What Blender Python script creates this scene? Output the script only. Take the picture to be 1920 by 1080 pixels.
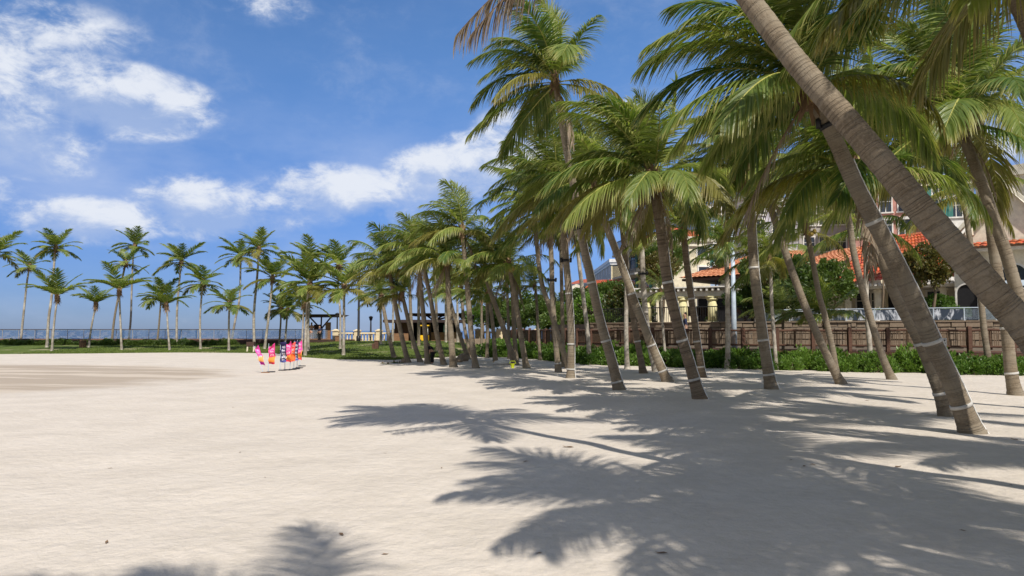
import bpy, math, random
import numpy as np
from mathutils import Vector, Matrix, noise
random.seed(7)
R = math.radians
for o in list(bpy.data.objects): bpy.data.objects.remove(o)
S = bpy.context.scene
COL = S.collection
# ------------------------------------------------------------------ camera
F = 1387.0; PITCH = R(3.3); EYE = 1.6
cam = bpy.data.objects.new('camera', bpy.data.cameras.new('camera')); COL.objects.link(cam)
cam.location = (0, 0, EYE); cam.rotation_euler = (R(90) + PITCH, 0, 0)
cam.data.sensor_width = 36; cam.data.lens = 36 * F / 1920
cam.data.clip_start = 0.05; cam.data.clip_end = 30000
S.camera = cam
S.view_settings.view_transform = 'Standard'; S.view_settings.look = 'None'
S.view_settings.exposure = 0.12; S.view_settings.gamma = 1
S.view_settings.use_curve_mapping = False
SUNV = Vector((0.30, -0.85, 1.0)).normalized()      # towards the sun
sl = bpy.data.lights.new('sun', 'SUN'); sl.energy = 4.4; sl.angle = R(0.53); sl.color = (1, .945, .87)
so = bpy.data.objects.new('sun', sl); COL.objects.link(so)
so.rotation_euler = SUNV.to_track_quat('Z', 'Y').to_euler(); so.location = (20, -40, 60)

def raydir(px, py):
    u = (px - 960) / F; v = (540 - py) / F
    return Vector((u, math.cos(PITCH) - v * math.sin(PITCH), math.sin(PITCH) + v * math.cos(PITCH)))
def at(px, py, Y):
    d = raydir(px, py); return Vector((0, 0, EYE)) + d * (Y / d.y)
def atx(px, Y): return (px - 960) / F * Y * 1.0

# ------------------------------------------------------------------ node helper
class NT:
    def __init__(s, tree): s.t = tree; s.n = tree.nodes; s.l = tree.links
    def new(s, typ, **kw):
        n = s.n.new(typ)
        for k, v in kw.items(): setattr(n, k, v)
        return n
    def put(s, sock, v):
        if v is None: return
        if isinstance(v, bpy.types.NodeSocket): s.l.new(v, sock)
        elif isinstance(v, (tuple, list)):
            v = tuple(v)
            try: need = len(sock.default_value)
            except TypeError: need = 1
            if need == 4 and len(v) == 3: v = v + (1,)
            sock.default_value = v
        else: sock.default_value = v
    def m(s, op, a, b=None, c=None, clamp=False):
        n = s.new('ShaderNodeMath', operation=op, use_clamp=clamp)
        s.put(n.inputs[0], a); s.put(n.inputs[1], b); s.put(n.inputs[2], c)
        return n.outputs[0]
    def vm(s, op, a, b=None):
        n = s.new('ShaderNodeVectorMath', operation=op)
        s.put(n.inputs[0], a); s.put(n.inputs[1], b); return n.outputs[0]
    def smooth(s, x, a, b, lo=0.0, hi=1.0):
        n = s.new('ShaderNodeMapRange', interpolation_type='SMOOTHSTEP')
        s.put(n.inputs[0], x); n.inputs[1].default_value = a; n.inputs[2].default_value = b
        n.inputs[3].default_value = lo; n.inputs[4].default_value = hi
        return n.outputs[0]
    def mix(s, f, a, b, mode='MIX'):
        n = s.new('ShaderNodeMix', data_type='RGBA', blend_type=mode)
        s.put(n.inputs[0], f); s.put(n.inputs[6], a); s.put(n.inputs[7], b)
        return n.outputs[2]
    def noise(s, vec, scale, detail=3, rough=.5, dist=0, out=0):
        n = s.new('ShaderNodeTexNoise')
        s.put(n.inputs['Vector'], vec); n.inputs['Scale'].default_value = scale
        n.inputs['Detail'].default_value = detail; n.inputs['Roughness'].default_value = rough
        n.inputs['Distortion'].default_value = dist
        return n.outputs[out]
    def voro(s, vec, scale, out=0, feature='F1'):
        n = s.new('ShaderNodeTexVoronoi', feature=feature)
        s.put(n.inputs['Vector'], vec); n.inputs['Scale'].default_value = scale
        return n.outputs[out]
    def sep(s, v):
        n = s.new('ShaderNodeSeparateXYZ'); s.put(n.inputs[0], v); return n.outputs
    def comb(s, x, y, z):
        n = s.new('ShaderNodeCombineXYZ'); s.put(n.inputs[0], x); s.put(n.inputs[1], y); s.put(n.inputs[2], z)
        return n.outputs[0]
    def bump(s, h, strength=.5, dist=.02, normal=None):
        n = s.new('ShaderNodeBump'); n.inputs['Strength'].default_value = strength
        n.inputs['Distance'].default_value = dist; s.put(n.inputs['Height'], h)
        if normal is not None: s.put(n.inputs['Normal'], normal)
        return n.outputs[0]

# ------------------------------------------------------------------ world: Nishita sky and clouds fixed in the sky
w = bpy.data.worlds.new('World'); S.world = w; w.use_nodes = True
T = NT(w.node_tree); T.n.clear()
sky = T.new('ShaderNodeTexSky', sky_type='NISHITA'); sky.sun_disc = False
sky.sun_elevation = math.asin(SUNV.z); sky.sun_rotation = math.atan2(SUNV.x, SUNV.y)
sky.air_density = 1.0; sky.dust_density = 0.3; sky.ozone_density = 3.0; sky.altitude = 0
co = T.new('ShaderNodeTexCoord').outputs['Generated']
x, y, z = T.sep(co)
az = T.m('ARCTAN2', x, y); el = T.m('ARCSINE', z)
n1 = T.noise(T.comb(az, T.m('MULTIPLY', el, 1.5), 0.3), 7, 8, .60, .35)
n2 = T.noise(T.comb(az, T.m('MULTIPLY', el, 1.7), 3.3), 21, 6, .65, .3)
n3 = T.noise(T.comb(az, T.m('MULTIPLY', el, 2.6), 7.3), 3.2, 6, .55)
nz = T.m('ADD', T.m('MULTIPLY', T.m('SUBTRACT', n1, .5), 2.4), T.m('MULTIPLY', T.m('SUBTRACT', n2, .5), 1.7))
def azel(px, py):
    d = raydir(px, py).normalized(); return math.atan2(d.x, d.y), math.asin(d.z)
# px, py, half width, half height, strength  (cloud banks, as seen from the beach)
CL = [(40, 150, 260, 80, .55), (215, 185, 185, 68, .95), (305, 195, 90, 52, .85), (30, 250, 130, 66, .95), (80, 40, 190, 50, .30), (70, 312, 90, 26, .5),
      (165, 412, 130, 44, .95), (385, 385, 135, 62, 1.1), (480, 400, 140, 44, .75), (625, 362, 150, 60, .95), (740, 370, 90, 50, .7), (810, 330, 105, 66, 1.05),
      (900, 305, 120, 66, .9), (760, 395, 90, 36, .6), (980, 260, 120, 70, .75), (1060, 330, 180, 80, .75), (1150, 215, 60, 30, .8), (495, 12, 110, 34, .28),
      (1900, 290, 190, 60, .85), (2250, 250, 200, 90, 1.), (-250, 330, 200, 70, .9), (-300, 120, 220, 90, .8)]
dens = None; shade = None
for px, py, rx, ry, a in CL:
    A, E = azel(px, py)
    dx = T.m('DIVIDE', T.m('SUBTRACT', az, A), rx / F)
    dy = T.m('DIVIDE', T.m('SUBTRACT', el, E), ry / F)
    dyb = T.m('MULTIPLY', dy, T.m('ADD', T.m('MULTIPLY', T.m('LESS_THAN', dy, 0), -.05), 1))
    r2 = T.m('ADD', T.m('MULTIPLY', dx, dx), T.m('MULTIPLY', dyb, dyb))
    b = T.m('MULTIPLY', T.m('SUBTRACT', 1.0, r2, clamp=True), a)
    sh = T.m('MULTIPLY', b, T.m('ADD', dy, T.m('MULTIPLY', dx, .25)))
    dens = b if dens is None else T.m('MAXIMUM', dens, b)
    shade = sh if shade is None else T.m('ADD', shade, sh)
core = T.m('ADD', dens, T.m('MULTIPLY', nz, T.smooth(dens, 0, .35, .22, 1.0)))
cov0 = T.smooth(core, -.05, .85)
# thin veil low over the sea; unseen side cloud added to whiten ambient light
wisp = T.smooth(n3, .36, .70)
low = T.m('MULTIPLY', T.smooth(el, .0, .06, .45, 1.0), T.smooth(el, .10, .34, 1.0, .10))
veil = T.m('MULTIPLY', wisp, low)
side = T.smooth(T.m('ABSOLUTE', az), .75, 1.1)
veil = T.m('ADD', veil, T.m('MULTIPLY', side, T.m('MULTIPLY', T.smooth(n3, .38, .58), 1.2)), clamp=True)
s1 = T.m('ADD', T.m('MULTIPLY', shade, 1.0), T.m('MULTIPLY', nz, .9))
s1 = T.smooth(s1, -.40, .40)
cov = T.m('MULTIPLY', cov0, T.m('ADD', .48, T.m('MULTIPLY', s1, .48)))
ccol = T.mix(s1, (6.0, 7.2, 9.8), (9.9, 10.4, 11.4))
# deepen the Nishita blue towards the horizon the way the photograph's clean air shows it
tint = T.mix(T.smooth(el, 0.0, .42), (.44, .61, 1.16), (.90, 1.24, 1.62))
base = T.mix(1.0, sky.outputs[0], tint, 'MULTIPLY')
base = T.mix(1.0, base, T.mix(T.smooth(az, -.5, .35), (.95, .95, .95), (1.14, 1.14, 1.12)), 'MULTIPLY')
c1 = T.mix(T.m('MULTIPLY', veil, T.m('ADD', .70, T.m('MULTIPLY', side, .15))), base, T.mix(side, (6.0, 7.3, 10.4), (6.6, 6.5, 6.4)))
c2 = T.mix(cov, c1, ccol)
bg = T.new('ShaderNodeBackground'); T.put(bg.inputs[0], c2); bg.inputs[1].default_value = 0.075
out = T.new('ShaderNodeOutputWorld'); T.l.new(bg.outputs[0], out.inputs[0])
w.cycles.sampling_method = 'MANUAL'; w.cycles.sample_map_resolution = 512

# ------------------------------------------------------------------ materials
def mat(name, col, rough=.7, fn=None, spec=.3, metal=0):
    m = bpy.data.materials.new(name); m.use_nodes = True
    t = NT(m.node_tree); bs = m.node_tree.nodes['Principled BSDF']
    bs.inputs['Roughness'].default_value = rough; bs.inputs['Metallic'].default_value = metal
    bs.inputs['Specular IOR Level'].default_value = spec
    oc = t.new('ShaderNodeTexCoord').outputs['Object']
    if fn: fn(t, bs, oc, m)
    else:
        n = t.noise(oc, 3.5, 6, .6)
        n2 = t.noise(oc, 40, 3, .6)
        f = t.m('ADD', t.m('MULTIPLY', n, .7), t.m('MULTIPLY', n2, .3))
        c = t.mix(t.smooth(f, .3, .7), tuple(v * .78 for v in col), tuple(min(1, v * 1.12) for v in col))
        t.put(bs.inputs['Base Color'], c)
        t.put(bs.inputs['Normal'], t.bump(n2, .25, .01))
    return m
def f_sand(t, bs, oc, m):
    x, y, z = t.sep(oc)
    dist = t.noise(oc, .35, 4, .6)
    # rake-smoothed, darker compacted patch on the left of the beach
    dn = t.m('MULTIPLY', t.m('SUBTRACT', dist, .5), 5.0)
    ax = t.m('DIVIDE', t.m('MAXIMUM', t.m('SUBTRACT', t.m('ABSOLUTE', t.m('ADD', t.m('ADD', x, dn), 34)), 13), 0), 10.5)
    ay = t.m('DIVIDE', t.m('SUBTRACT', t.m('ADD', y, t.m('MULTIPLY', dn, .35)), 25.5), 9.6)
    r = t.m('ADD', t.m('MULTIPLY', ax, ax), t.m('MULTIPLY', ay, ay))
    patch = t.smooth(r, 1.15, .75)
    sv = t.comb(t.m('MULTIPLY', x, .10), t.m('ADD', y, t.m('MULTIPLY', x, .13)), 0)
    streak = t.smooth(t.noise(sv, .75, 4, .6, .6), .48, .60)
    big = t.noise(oc, .9, 5, .6)
    med = t.noise(oc, 7, 5, .65)
    fine = t.noise(oc, 90, 4, .7)
    c = t.mix(t.smooth(big, .3, .7), (.60, .535, .455), (.67, .60, .515))
    c = t.mix(t.smooth(med, .35, .7), c, t.mix(1, c, (.93, .93, .92), 'MULTIPLY'))
    c = t.mix(t.m('MULTIPLY', t.smooth(fine, .45, .75), .35), c, (.48, .41, .33))
    sp = t.smooth(t.voro(oc, 9), .035, .02)
    c = t.mix(t.m('MULTIPLY', sp, .8), c, (.86, .83, .78))
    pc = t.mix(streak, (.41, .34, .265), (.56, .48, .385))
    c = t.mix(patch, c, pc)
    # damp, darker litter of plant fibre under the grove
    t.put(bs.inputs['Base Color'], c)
    v1 = t.noise(t.comb(x, t.m('MULTIPLY', y, .9), z), 5.2, 3, .55)
    v2 = t.noise(t.comb(x, t.m('MULTIPLY', y, .85), z), 13, 4, .65)
    v3 = t.noise(oc, 1.3, 2, .5)
    damp = t.mix(patch, (1, 1, 1), (.35, .35, .35))
    h = t.m('ADD', t.m('ADD', t.m('MULTIPLY', v1, 1.0), t.m('MULTIPLY', v2, .6)), t.m('ADD', t.m('MULTIPLY', fine, .10), t.m('MULTIPLY', v3, 1.0)))
    h = t.m('MULTIPLY', h, damp)
    t.put(bs.inputs['Normal'], t.bump(h, .68, .045))
M = {}
M['sand'] = mat('sand', None, .95, f_sand, .15)
def f_grass(t, bs, oc, m):
    a = t.noise(oc, .35, 5, .65); b = t.noise(oc, 6, 4, .7); c_ = t.noise(oc, 30, 3, .7)
    c = t.mix(t.smooth(b, .3, .7), (.075, .115, .022), (.15, .19, .045))
    c = t.mix(t.smooth(a, .56, .70), c, (.38, .33, .21))
    c = t.mix(t.m('MULTIPLY', t.smooth(c_, .5, .7), .5), c, (.05, .085, .02))
    t.put(bs.inputs['Base Color'], c); t.put(bs.inputs['Normal'], t.bump(c_, .8, .05))
M['grass'] = mat('lawn_grass', None, .9, f_grass, .1)
def f_water(t, bs, oc, m):
    n = t.noise(t.comb(t.m('MULTIPLY', t.sep(oc)[0], .2), t.sep(oc)[1], 0), .12, 6, .6)
    c = t.mix(t.smooth(n, .35, .65), (.045, .12, .26), (.07, .15, .32))
    t.put(bs.inputs['Base Color'], c); t.put(bs.inputs['Normal'], t.bump(n, .6, 1.5))
M['water'] = mat('sea_water', None, .35, f_water, .4)
def f_bark(dark):
    def f(t, bs, oc, m):
        uv = t.new('ShaderNodeUVMap').outputs[0]; u, v, _ = t.sep(uv)
        rnd = t.new('ShaderNodeObjectInfo').outputs['Random']
        wob = t.noise(oc, 3, 3, .6)
        vv = t.m('ADD', v, t.m('MULTIPLY', wob, .05))
        ring = t.noise(t.comb(t.m('MULTIPLY', vv, 1), rnd, 0), 11, 2, .6)       # irregular leaf scars (v in metres)
        ring2 = t.noise(t.comb(t.m('MULTIPLY', vv, 1), 5, t.m('MULTIPLY', wob, .5)), 34, 3, .7)
        cuts = t.smooth(t.m('ABSOLUTE', t.m('SUBTRACT', ring, .5)), .0, .035)
        blot = t.noise(oc, 2.2, 5, .65); fib = t.noise(t.comb(t.m('MULTIPLY', u, 60), t.m('MULTIPLY', v, 2.5), 0), 1.5, 4, .7)
        c = t.mix(t.smooth(ring2, .3, .7), (.14, .107, .070), (.285, .225, .155))
        c = t.mix(t.smooth(blot, .35, .72), c, (.30, .255, .19) if not dark else (.20, .145, .10))
        c = t.mix(t.m('MULTIPLY', t.smooth(fib, .45, .8), .45), c, (.13, .10, .075))
        c = t.mix(t.m('MULTIPLY', t.m('SUBTRACT', 1, cuts),   .7 if dark else .26), c, (.07, .052, .038))
        c = t.mix(t.m('MULTIPLY', t.smooth(t.noise(oc, 1.1, 4, .7), .60, .72), .5), c, (.10, .085, .065))
        c = t.mix(t.m('MULTIPLY', rnd, .35), c, (.22, .17, .125) if dark else (.22, .185, .14))
        t.put(bs.inputs['Base Color'], c)
        h = t.m('ADD', t.m('MULTIPLY', ring2, .7), t.m('ADD', t.m('MULTIPLY', cuts, .6), t.m('MULTIPLY', fib, .6)))
        t.put(bs.inputs['Normal'], t.bump(h, .8, .018))
    return f
M['bark'] = mat('palm_bark', None, .85, f_bark(False), .2)
M['bark_dark'] = mat('dark_palm_bark', None, .85, f_bark(True), .2)
def f_pale(t, bs, oc, m):
    n = t.noise(oc, 2.5, 5, .65); n2 = t.noise(t.comb(0, 0, t.sep(oc)[2]), 14, 3, .6)
    c = t.mix(t.smooth(n, .4, .65), (.26, .225, .18), (.50, .455, .385))
    c = t.mix(t.m('MULTIPLY', t.smooth(n2, .5, .65), .4), c, (.20, .17, .14))
    t.put(bs.inputs['Base Color'], c); t.put(bs.inputs['Normal'], t.bump(n2, .5, .02))
M['bark_pale'] = mat('pale_palm_bark', None, .85, f_pale, .2)

def leafmat(name, dark, light, tip, trans=.38, rough=.42, spread=1.0):
    m = bpy.data.materials.new(name); m.use_nodes = True
    t = NT(m.node_tree); bs = m.node_tree.nodes['Principled BSDF']; o_ = m.node_tree.nodes['Material Output']
    oi = t.new('ShaderNodeObjectInfo').outputs['Random']
    at_ = t.new('ShaderNodeAttribute', attribute_name='tip').outputs['Fac']
    rv = t.new('ShaderNodeAttribute', attribute_name='rv').outputs['Fac']
    f = t.m('ADD', t.m('MULTIPLY', oi, .6 * spread), t.m('MULTIPLY', rv, .4), clamp=True)
    c = t.mix(f, dark, light)
    c = t.mix(t.m('MULTIPLY', t.smooth(t.m('ADD', at_, t.m('MULTIPLY', rv, .35)), .72, 1.2), .75), c, tip)
    t.put(bs.inputs['Base Color'], c); bs.inputs['Roughness'].default_value = rough
    bs.inputs['Specular IOR Level'].default_value = .45
    tr = t.new('ShaderNodeBsdfTranslucent'); t.put(tr.inputs[0], t.mix(1, c, (1.5, 1.6, .7), 'MULTIPLY'))
    mx = t.new('ShaderNodeMixShader'); mx.inputs[0].default_value = trans
    t.l.new(bs.outputs[0], mx.inputs[1]); t.l.new(tr.outputs[0], mx.inputs[2]); t.l.new(mx.outputs[0], o_.inputs[0])
    return m
M['frond'] = leafmat('frond_green', (.048, .112, .020), (.31, .35, .085), (.42, .37, .14))
M['frond_y'] = leafmat('frond_yellowing', (.13, .14, .03), (.27, .24, .06), (.30, .22, .09))
M['frond_dead'] = leafmat('frond_dry', (.17, .12, .08), (.33, .26, .19), (.36, .30, .25), .15, .7)
M['leaf'] = leafmat('broad_leaf', (.030, .065, .012), (.11, .17, .03), (.14, .16, .04), .25)
M['leaf_light'] = leafmat('hedge_leaf', (.045, .11, .015), (.15, .26, .035), (.20, .24, .05), .25)
M['leaf_red'] = leafmat('almond_leaf', (.035, .065, .014), (.14, .12, .03), (.22, .08, .03), .25)
M['stem'] = mat('woody_stem', (.20, .15, .10), .85)
M['fibre'] = mat('palm_fibre', (.22, .14, .08), .95)
M['petiole'] = mat('petiole', (.34, .33, .08), .5)
M['coconut'] = mat('coconut_husk', (.38, .27, .07), .5)
M['white_tape'] = mat('white_tape', (.52, .50, .46), .6)
M['rope'] = mat('rope_light_tube', (.78, .78, .76), .3)
M['black_metal'] = mat('black_metal', (.02, .02, .022), .4)
def f_wood(c1, c2):
    def f(t, bs, oc, m):
        n = t.noise(t.comb(t.m('MULTIPLY', t.sep(oc)[0], 2), t.m('MULTIPLY', t.sep(oc)[1], 2), t.m('MULTIPLY', t.sep(oc)[2], 14)), 2, 5, .6)
        oi = t.new('ShaderNodeObjectInfo').outputs['Random']
        c = t.mix(t.smooth(n, .3, .7), c1, c2)
        c = t.mix(t.m('MULTIPLY', oi, .3), c, tuple(v * .6 for v in c1))
        t.put(bs.inputs['Base Color'], c); t.put(bs.inputs['Normal'], t.bump(n, .4, .01))
    return f
M['wood'] = mat('red_brown_wood', None, .7, f_wood((.085, .040, .026), (.15, .078, .05)))
M['wood_dk'] = mat('dark_brown_wood', None, .7, f_wood((.045, .026, .02), (.08, .045, .032)))
M['wood_tan'] = mat('tan_wood', None, .7, f_wood((.20, .10, .05), (.30, .17, .09)))
M['wicker'] = mat('willow_slats', None, .8, f_wood((.11, .07, .045), (.25, .17, .11)))
M['roof_dk'] = mat('roof_dark', (.045, .028, .025), .6)
M['stone'] = mat('tan_stone', (.27, .205, .145), .9)
M['mortar'] = mat('mortar', (.20, .165, .13), .95)
M['paving'] = mat('terrace_paving', (.33, .28, .22), .9)
def f_tile(t, bs, oc, m):
    n = t.noise(oc, 5, 3, .6); v = t.voro(oc, 3.2, 1)
    c = t.mix(t.smooth(n, .3, .7), (.36, .075, .032), (.55, .15, .065))
    c = t.mix(.22, c, v, 'OVERLAY')
    t.put(bs.inputs['Base Color'], c)
M['tile'] = mat('red_roof_tile', None, .6, f_tile)
def f_tile2(t, bs, oc, m):
    n = t.noise(oc, 5, 3, .6)
    c = t.mix(t.smooth(n, .3, .7), (.46, .17, .08), (.62, .30, .16))
    t.put(bs.inputs['Base Color'], c)
M['tile_or'] = mat('orange_roof_tile', None, .7, f_tile2)
for k, c in dict(cream=(.74, .66, .48), cream2=(.76, .70, .56), yellow=(.70, .58, .33), pink=(.50, .25, .20), blue=(.36, .48, .66), lilac=(.50, .47, .52), white=(.74, .71, .65),
                 grey=(.42, .39, .35), greenish=(.50, .52, .33), colcream=(.70, .64, .36), balus=(.74, .62, .40)).items():
    M[k] = mat('plaster_' + k, c, .85)
M['teal'] = mat('teal_shutter', (.05, .20, .17), .6)
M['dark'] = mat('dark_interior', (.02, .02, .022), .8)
def f_glass(t, bs, oc, m):
    t.put(bs.inputs['Base Color'], (.03, .04, .055))
M['pane'] = mat('window_pane', None, .12, f_glass, .6)
def f_clear(t, bs, oc, m):
    o_ = t.n['Material Output']; tr = t.new('ShaderNodeBsdfTransparent'); tr.inputs[0].default_value = (.78, .86, .90, 1)
    gl = t.new('ShaderNodeBsdfGlossy'); gl.inputs['Roughness'].default_value = .06
    n = t.noise(oc, 1.1, 3, .5); t.put(gl.inputs['Normal'], t.bump(n, .3, .05))
    df = t.new('ShaderNodeBsdfDiffuse'); df.inputs[0].default_value = (.20, .27, .36, 1)
    m1 = t.new('ShaderNodeMixShader'); m1.inputs[0].default_value = .35
    t.l.new(gl.outputs[0], m1.inputs[1]); t.l.new(df.outputs[0], m1.inputs[2])
    m2 = t.new('ShaderNodeMixShader'); m2.inputs[0].default_value = .30
    t.l.new(tr.outputs[0], m2.inputs[1]); t.l.new(m1.outputs[0], m2.inputs[2]); t.l.new(m2.outputs[0], o_.inputs[0])
M['clear'] = mat('clear_glass', None, .1, f_clear)
def f_sheet(t, bs, oc, m):
    n = t.noise(t.comb(t.m('MULTIPLY', t.sep(oc)[0], 2.2), t.m('MULTIPLY', t.sep(oc)[1], 2.2), t.sep(oc)[2]), 1.3, 4, .6, 1.2)
    t.put(bs.inputs['Base Color'], t.mix(t.smooth(n, .46, .62), (.04, .055, .08), (.60, .63, .68)))
M['plastic'] = mat('clear_plastic_sheet', None, .25, f_sheet, .5)
M['yellow_p'] = mat('yellow_paint', (.85, .50, .02), .5)
M['lamp_white'] = mat('pale_blue_paint', (.50, .58, .66), .45)
M['skin'] = mat('skin', (.42, .25, .17), .6)
M['cloth_black'] = mat('black_cloth', (.012, .012, .014), .9)
M['cloth_peach'] = mat('peach_cloth', (.65, .34, .22), .9)
M['cloth_navy'] = mat('navy_cloth', (.03, .04, .09), .9)
M['hair'] = mat('black_hair', (.012, .01, .009), .7)
M['bright'] = mat('lime_plastic', (.55, .62, .03), .4)
M['pale_bag'] = mat('pale_plastic', (.66, .66, .64), .4)

# ------------------------------------------------------------------ object helpers
ORG = {}
def tag(o, label=None, cat=None, group=None, kind=None):
    if label:
        o['label'] = label
    if cat: o['category'] = cat
    if group: o['group'] = group
    if kind: o['kind'] = kind
    return o
def thing(name, label, cat, loc, group=None):
    o = bpy.data.objects.new(name, None); COL.objects.link(o); o.location = loc; o.empty_display_size = .2
    ORG[o] = Vector(loc); return tag(o, label, cat, group)
def inst(name, mesh, parent, loc, rot=(0, 0, 0), sc=(1, 1, 1), wl=True, m=None):
    o = bpy.data.objects.new(name, mesh); COL.objects.link(o)
    if parent is not None:
        o.parent = parent; og = ORG[parent]
    else: og = Vector((0, 0, 0))
    o.location = Vector(loc) - og if wl else loc
    o.rotation_euler = rot; o.scale = sc if isinstance(sc, (tuple, list)) else (sc, sc, sc)
    if m: o.material_slots[0].link = 'OBJECT'; o.material_slots[0].material = m
    if parent is not None: ORG[o] = og
    return o
class MB:
    def __init__(s): s.v = []; s.f = []; s.uv = None
    def quad(s, a, b, c, d):
        n = len(s.v); s.v += [tuple(a), tuple(b), tuple(c), tuple(d)]; s.f.append((n, n + 1, n + 2, n + 3))
    def hexa(s, p):   # 8 points, bottom 0-3, top 4-7
        n = len(s.v); s.v += [tuple(q) for q in p]
        for f in ((0, 3, 2, 1), (4, 5, 6, 7), (0, 1, 5, 4), (1, 2, 6, 5), (2, 3, 7, 6), (3, 0, 4, 7)): s.f.append(tuple(n + i for i in f))
    def box(s, x0, x1, y0, y1, z0, z1):
        s.hexa([(x0, y0, z0), (x1, y0, z0), (x1, y1, z0), (x0, y1, z0), (x0, y0, z1), (x1, y0, z1), (x1, y1, z1), (x0, y1, z1)])
    def fbox(s, fr, u0, u1, n0, n1, z0, z1):   # in a facade frame: u along, n outwards
        s.hexa([fr(u0, n1, z0), fr(u1, n1, z0), fr(u1, n0, z0), fr(u0, n0, z0), fr(u0, n1, z1), fr(u1, n1, z1), fr(u1, n0, z1), fr(u0, n0, z1)])
    def tube(s, pts, rad, k=8, cap=True):
        pts = [Vector(p) for p in pts]; n0 = len(s.v); N = len(pts)
        if not hasattr(rad, '__len__'): rad = [rad] * N
        for i, p in enumerate(pts):
            tdir = (pts[min(i + 1, N - 1)] - pts[max(i - 1, 0)]).normalized()
            ref = Vector((0, 1, 0)) if abs(tdir.y) < .9 else Vector((1, 0, 0))
            a = tdir.cross(ref).normalized(); b = tdir.cross(a)
            for j in range(k):
                t_ = 2 * math.pi * j / k
                s.v.append(tuple(p + (a * math.cos(t_) + b * math.sin(t_)) * rad[i]))
        for i in range(N - 1):
            for j in range(k):
                q = n0 + i * k; j2 = (j + 1) % k
                s.f.append((q + j, q + j2, q + k + j2, q + k + j))
        if cap:
            s.f.append(tuple(n0 + j for j in range(k))[::-1]); s.f.append(tuple(n0 + (N - 1) * k + j for j in range(k)))
    def build(s, name, m, parent=None, smooth=False, local=False):
        og = ORG[parent] if (parent is not None and not local) else Vector((0, 0, 0))
        me = bpy.data.meshes.new(name); me.from_pydata([(v[0] - og.x, v[1] - og.y, v[2] - og.z) for v in s.v], [], s.f)
        me.materials.append(m if not isinstance(m, str) else M[m]); me.update()
        if smooth: me.polygons.foreach_set('use_smooth', [True] * len(me.polygons))
        o = bpy.data.objects.new(name, me); COL.objects.link(o)
        if parent is not None: o.parent = parent; ORG[o] = ORG[parent]
        return o
def part(name, m, parent, fn, smooth=False):
    b = MB(); fn(b); return b.build(name, m, parent, smooth)
def frame(p0, p1):
    p0 = Vector((p0[0], p0[1])); p1 = Vector((p1[0], p1[1])); d = p1 - p0; L = d.length; d = d / L
    n = Vector((d.y, -d.x))
    def fr(u, nn, z): return (p0.x + d.x * u + n.x * nn, p0.y + d.y * u + n.y * nn, z)
    fr.L = L; fr.d = d; fr.n = n; fr.p0 = p0
    fr.ang = math.atan2(d.y, d.x)
    return fr

# ------------------------------------------------------------------ terrain
def sst(a, b, x):
    t = min(1, max(0, (x - a) / (b - a))); return t * t * (3 - 2 * t)
EDGE = [(-90, 49), (-36, 50.5), (-24, 54), (-17, 53), (-13, 45.5), (-10, 42.2), (-6.4, 40.5), (-4.2, 44), (-2.0, 52), (0, 62), (6, 75), (90, 80)]
def yedge(x):
    for (a, ya), (b, yb) in zip(EDGE, EDGE[1:]):
        if a <= x <= b: return ya + (yb - ya) * (x - a) / (b - a)
    return 50
def terr(x, y):
    e = y - yedge(x)
    z = 0.62 * sst(0, 17, e) * (sst(-30, -14, x) * .75 + .25) + 0.18 * sst(0, 12, e) * (1 - sst(-30, -14, x))
    near = 1 - sst(30, 45, y)
    z += noise.noise(Vector((x * .16, y * .16, 1.3))) * .05 * (1 - sst(0, 3, e))
    z += noise.noise(Vector((x * .8, y * .8, 4.3))) * .022 * near
    z += noise.noise(Vector((x * 2.3, y * 2.3, 8.3))) * .010 * near
    return z
def ghit(px, py):
    d = raydir(px, py); prev = 3.0; Y = 3.0
    while Y < 90:
        z = EYE + d.z * Y / d.y; x = d.x * Y / d.y
        if z <= terr(x, Y): break
        Y += .1
    return Vector((x, Y, terr(x, Y)))
def grid_mesh(name, xs, ys, zf, m):
    nx, ny = len(xs), len(ys)
    v = [(x, y, zf(x, y)) for y in ys for x in xs]
    f = [(j * nx + i, j * nx + i + 1, (j + 1) * nx + i + 1, (j + 1) * nx + i) for j in range(ny - 1) for i in range(nx - 1)]
    me = bpy.data.meshes.new(name); me.from_pydata(v, [], f); me.materials.append(m)
    me.polygons.foreach_set('use_smooth', [True] * len(f))
    o = bpy.data.objects.new(name, me); COL.objects.link(o); return o
def graded(a, b, s0, g, c=0):
    r = [c]; s = s0
    while r[-1] < b: r.append(r[-1] + s); s *= g
    l = []; p = c; s = s0
    while p > a: p -= s; l.append(p); s *= g
    return l[::-1] + r
xs = graded(-160, 160, .17, 1.022, 2); ys = graded(-40, 74, .17, 1.009, 6)
o = grid_mesh('sand', xs, [min(y, 74) for y in ys], lambda x, y: terr(x, y) - .10 * sst(0.2, 1.4, y - yedge(x)), M['sand']); tag(o, kind='structure')
def lawn_y(x, t):
    e = yedge(x) + .35 * noise.noise(Vector((x * .9, 0, 0))) - .1
    return e + (69 - e) * t
lx = [-90 + i * .5 for i in range(0, 178)]
nl = 50; v = []; f = []
for x in lx:
    for j in range(nl + 1):
        yy = lawn_y(x, (j / nl) ** 1.3); zz = terr(x, yy) + .035 * sst(0, .5, yy - yedge(x)) - .03 * (j == 0)
        v.append((x, yy, zz + .02 * noise.noise(Vector((x * 2, yy * 2, 0)))))
for i in range(len(lx) - 1):
    for j in range(nl): a = i * (nl + 1) + j; f.append((a, a + nl + 1, a + nl + 2, a + 1))
me = bpy.data.meshes.new('lawn'); me.from_pydata(v, [], f); me.materials.append(M['grass'])
o = bpy.data.objects.new('lawn', me); COL.objects.link(o); tag(o, kind='structure')
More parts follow.
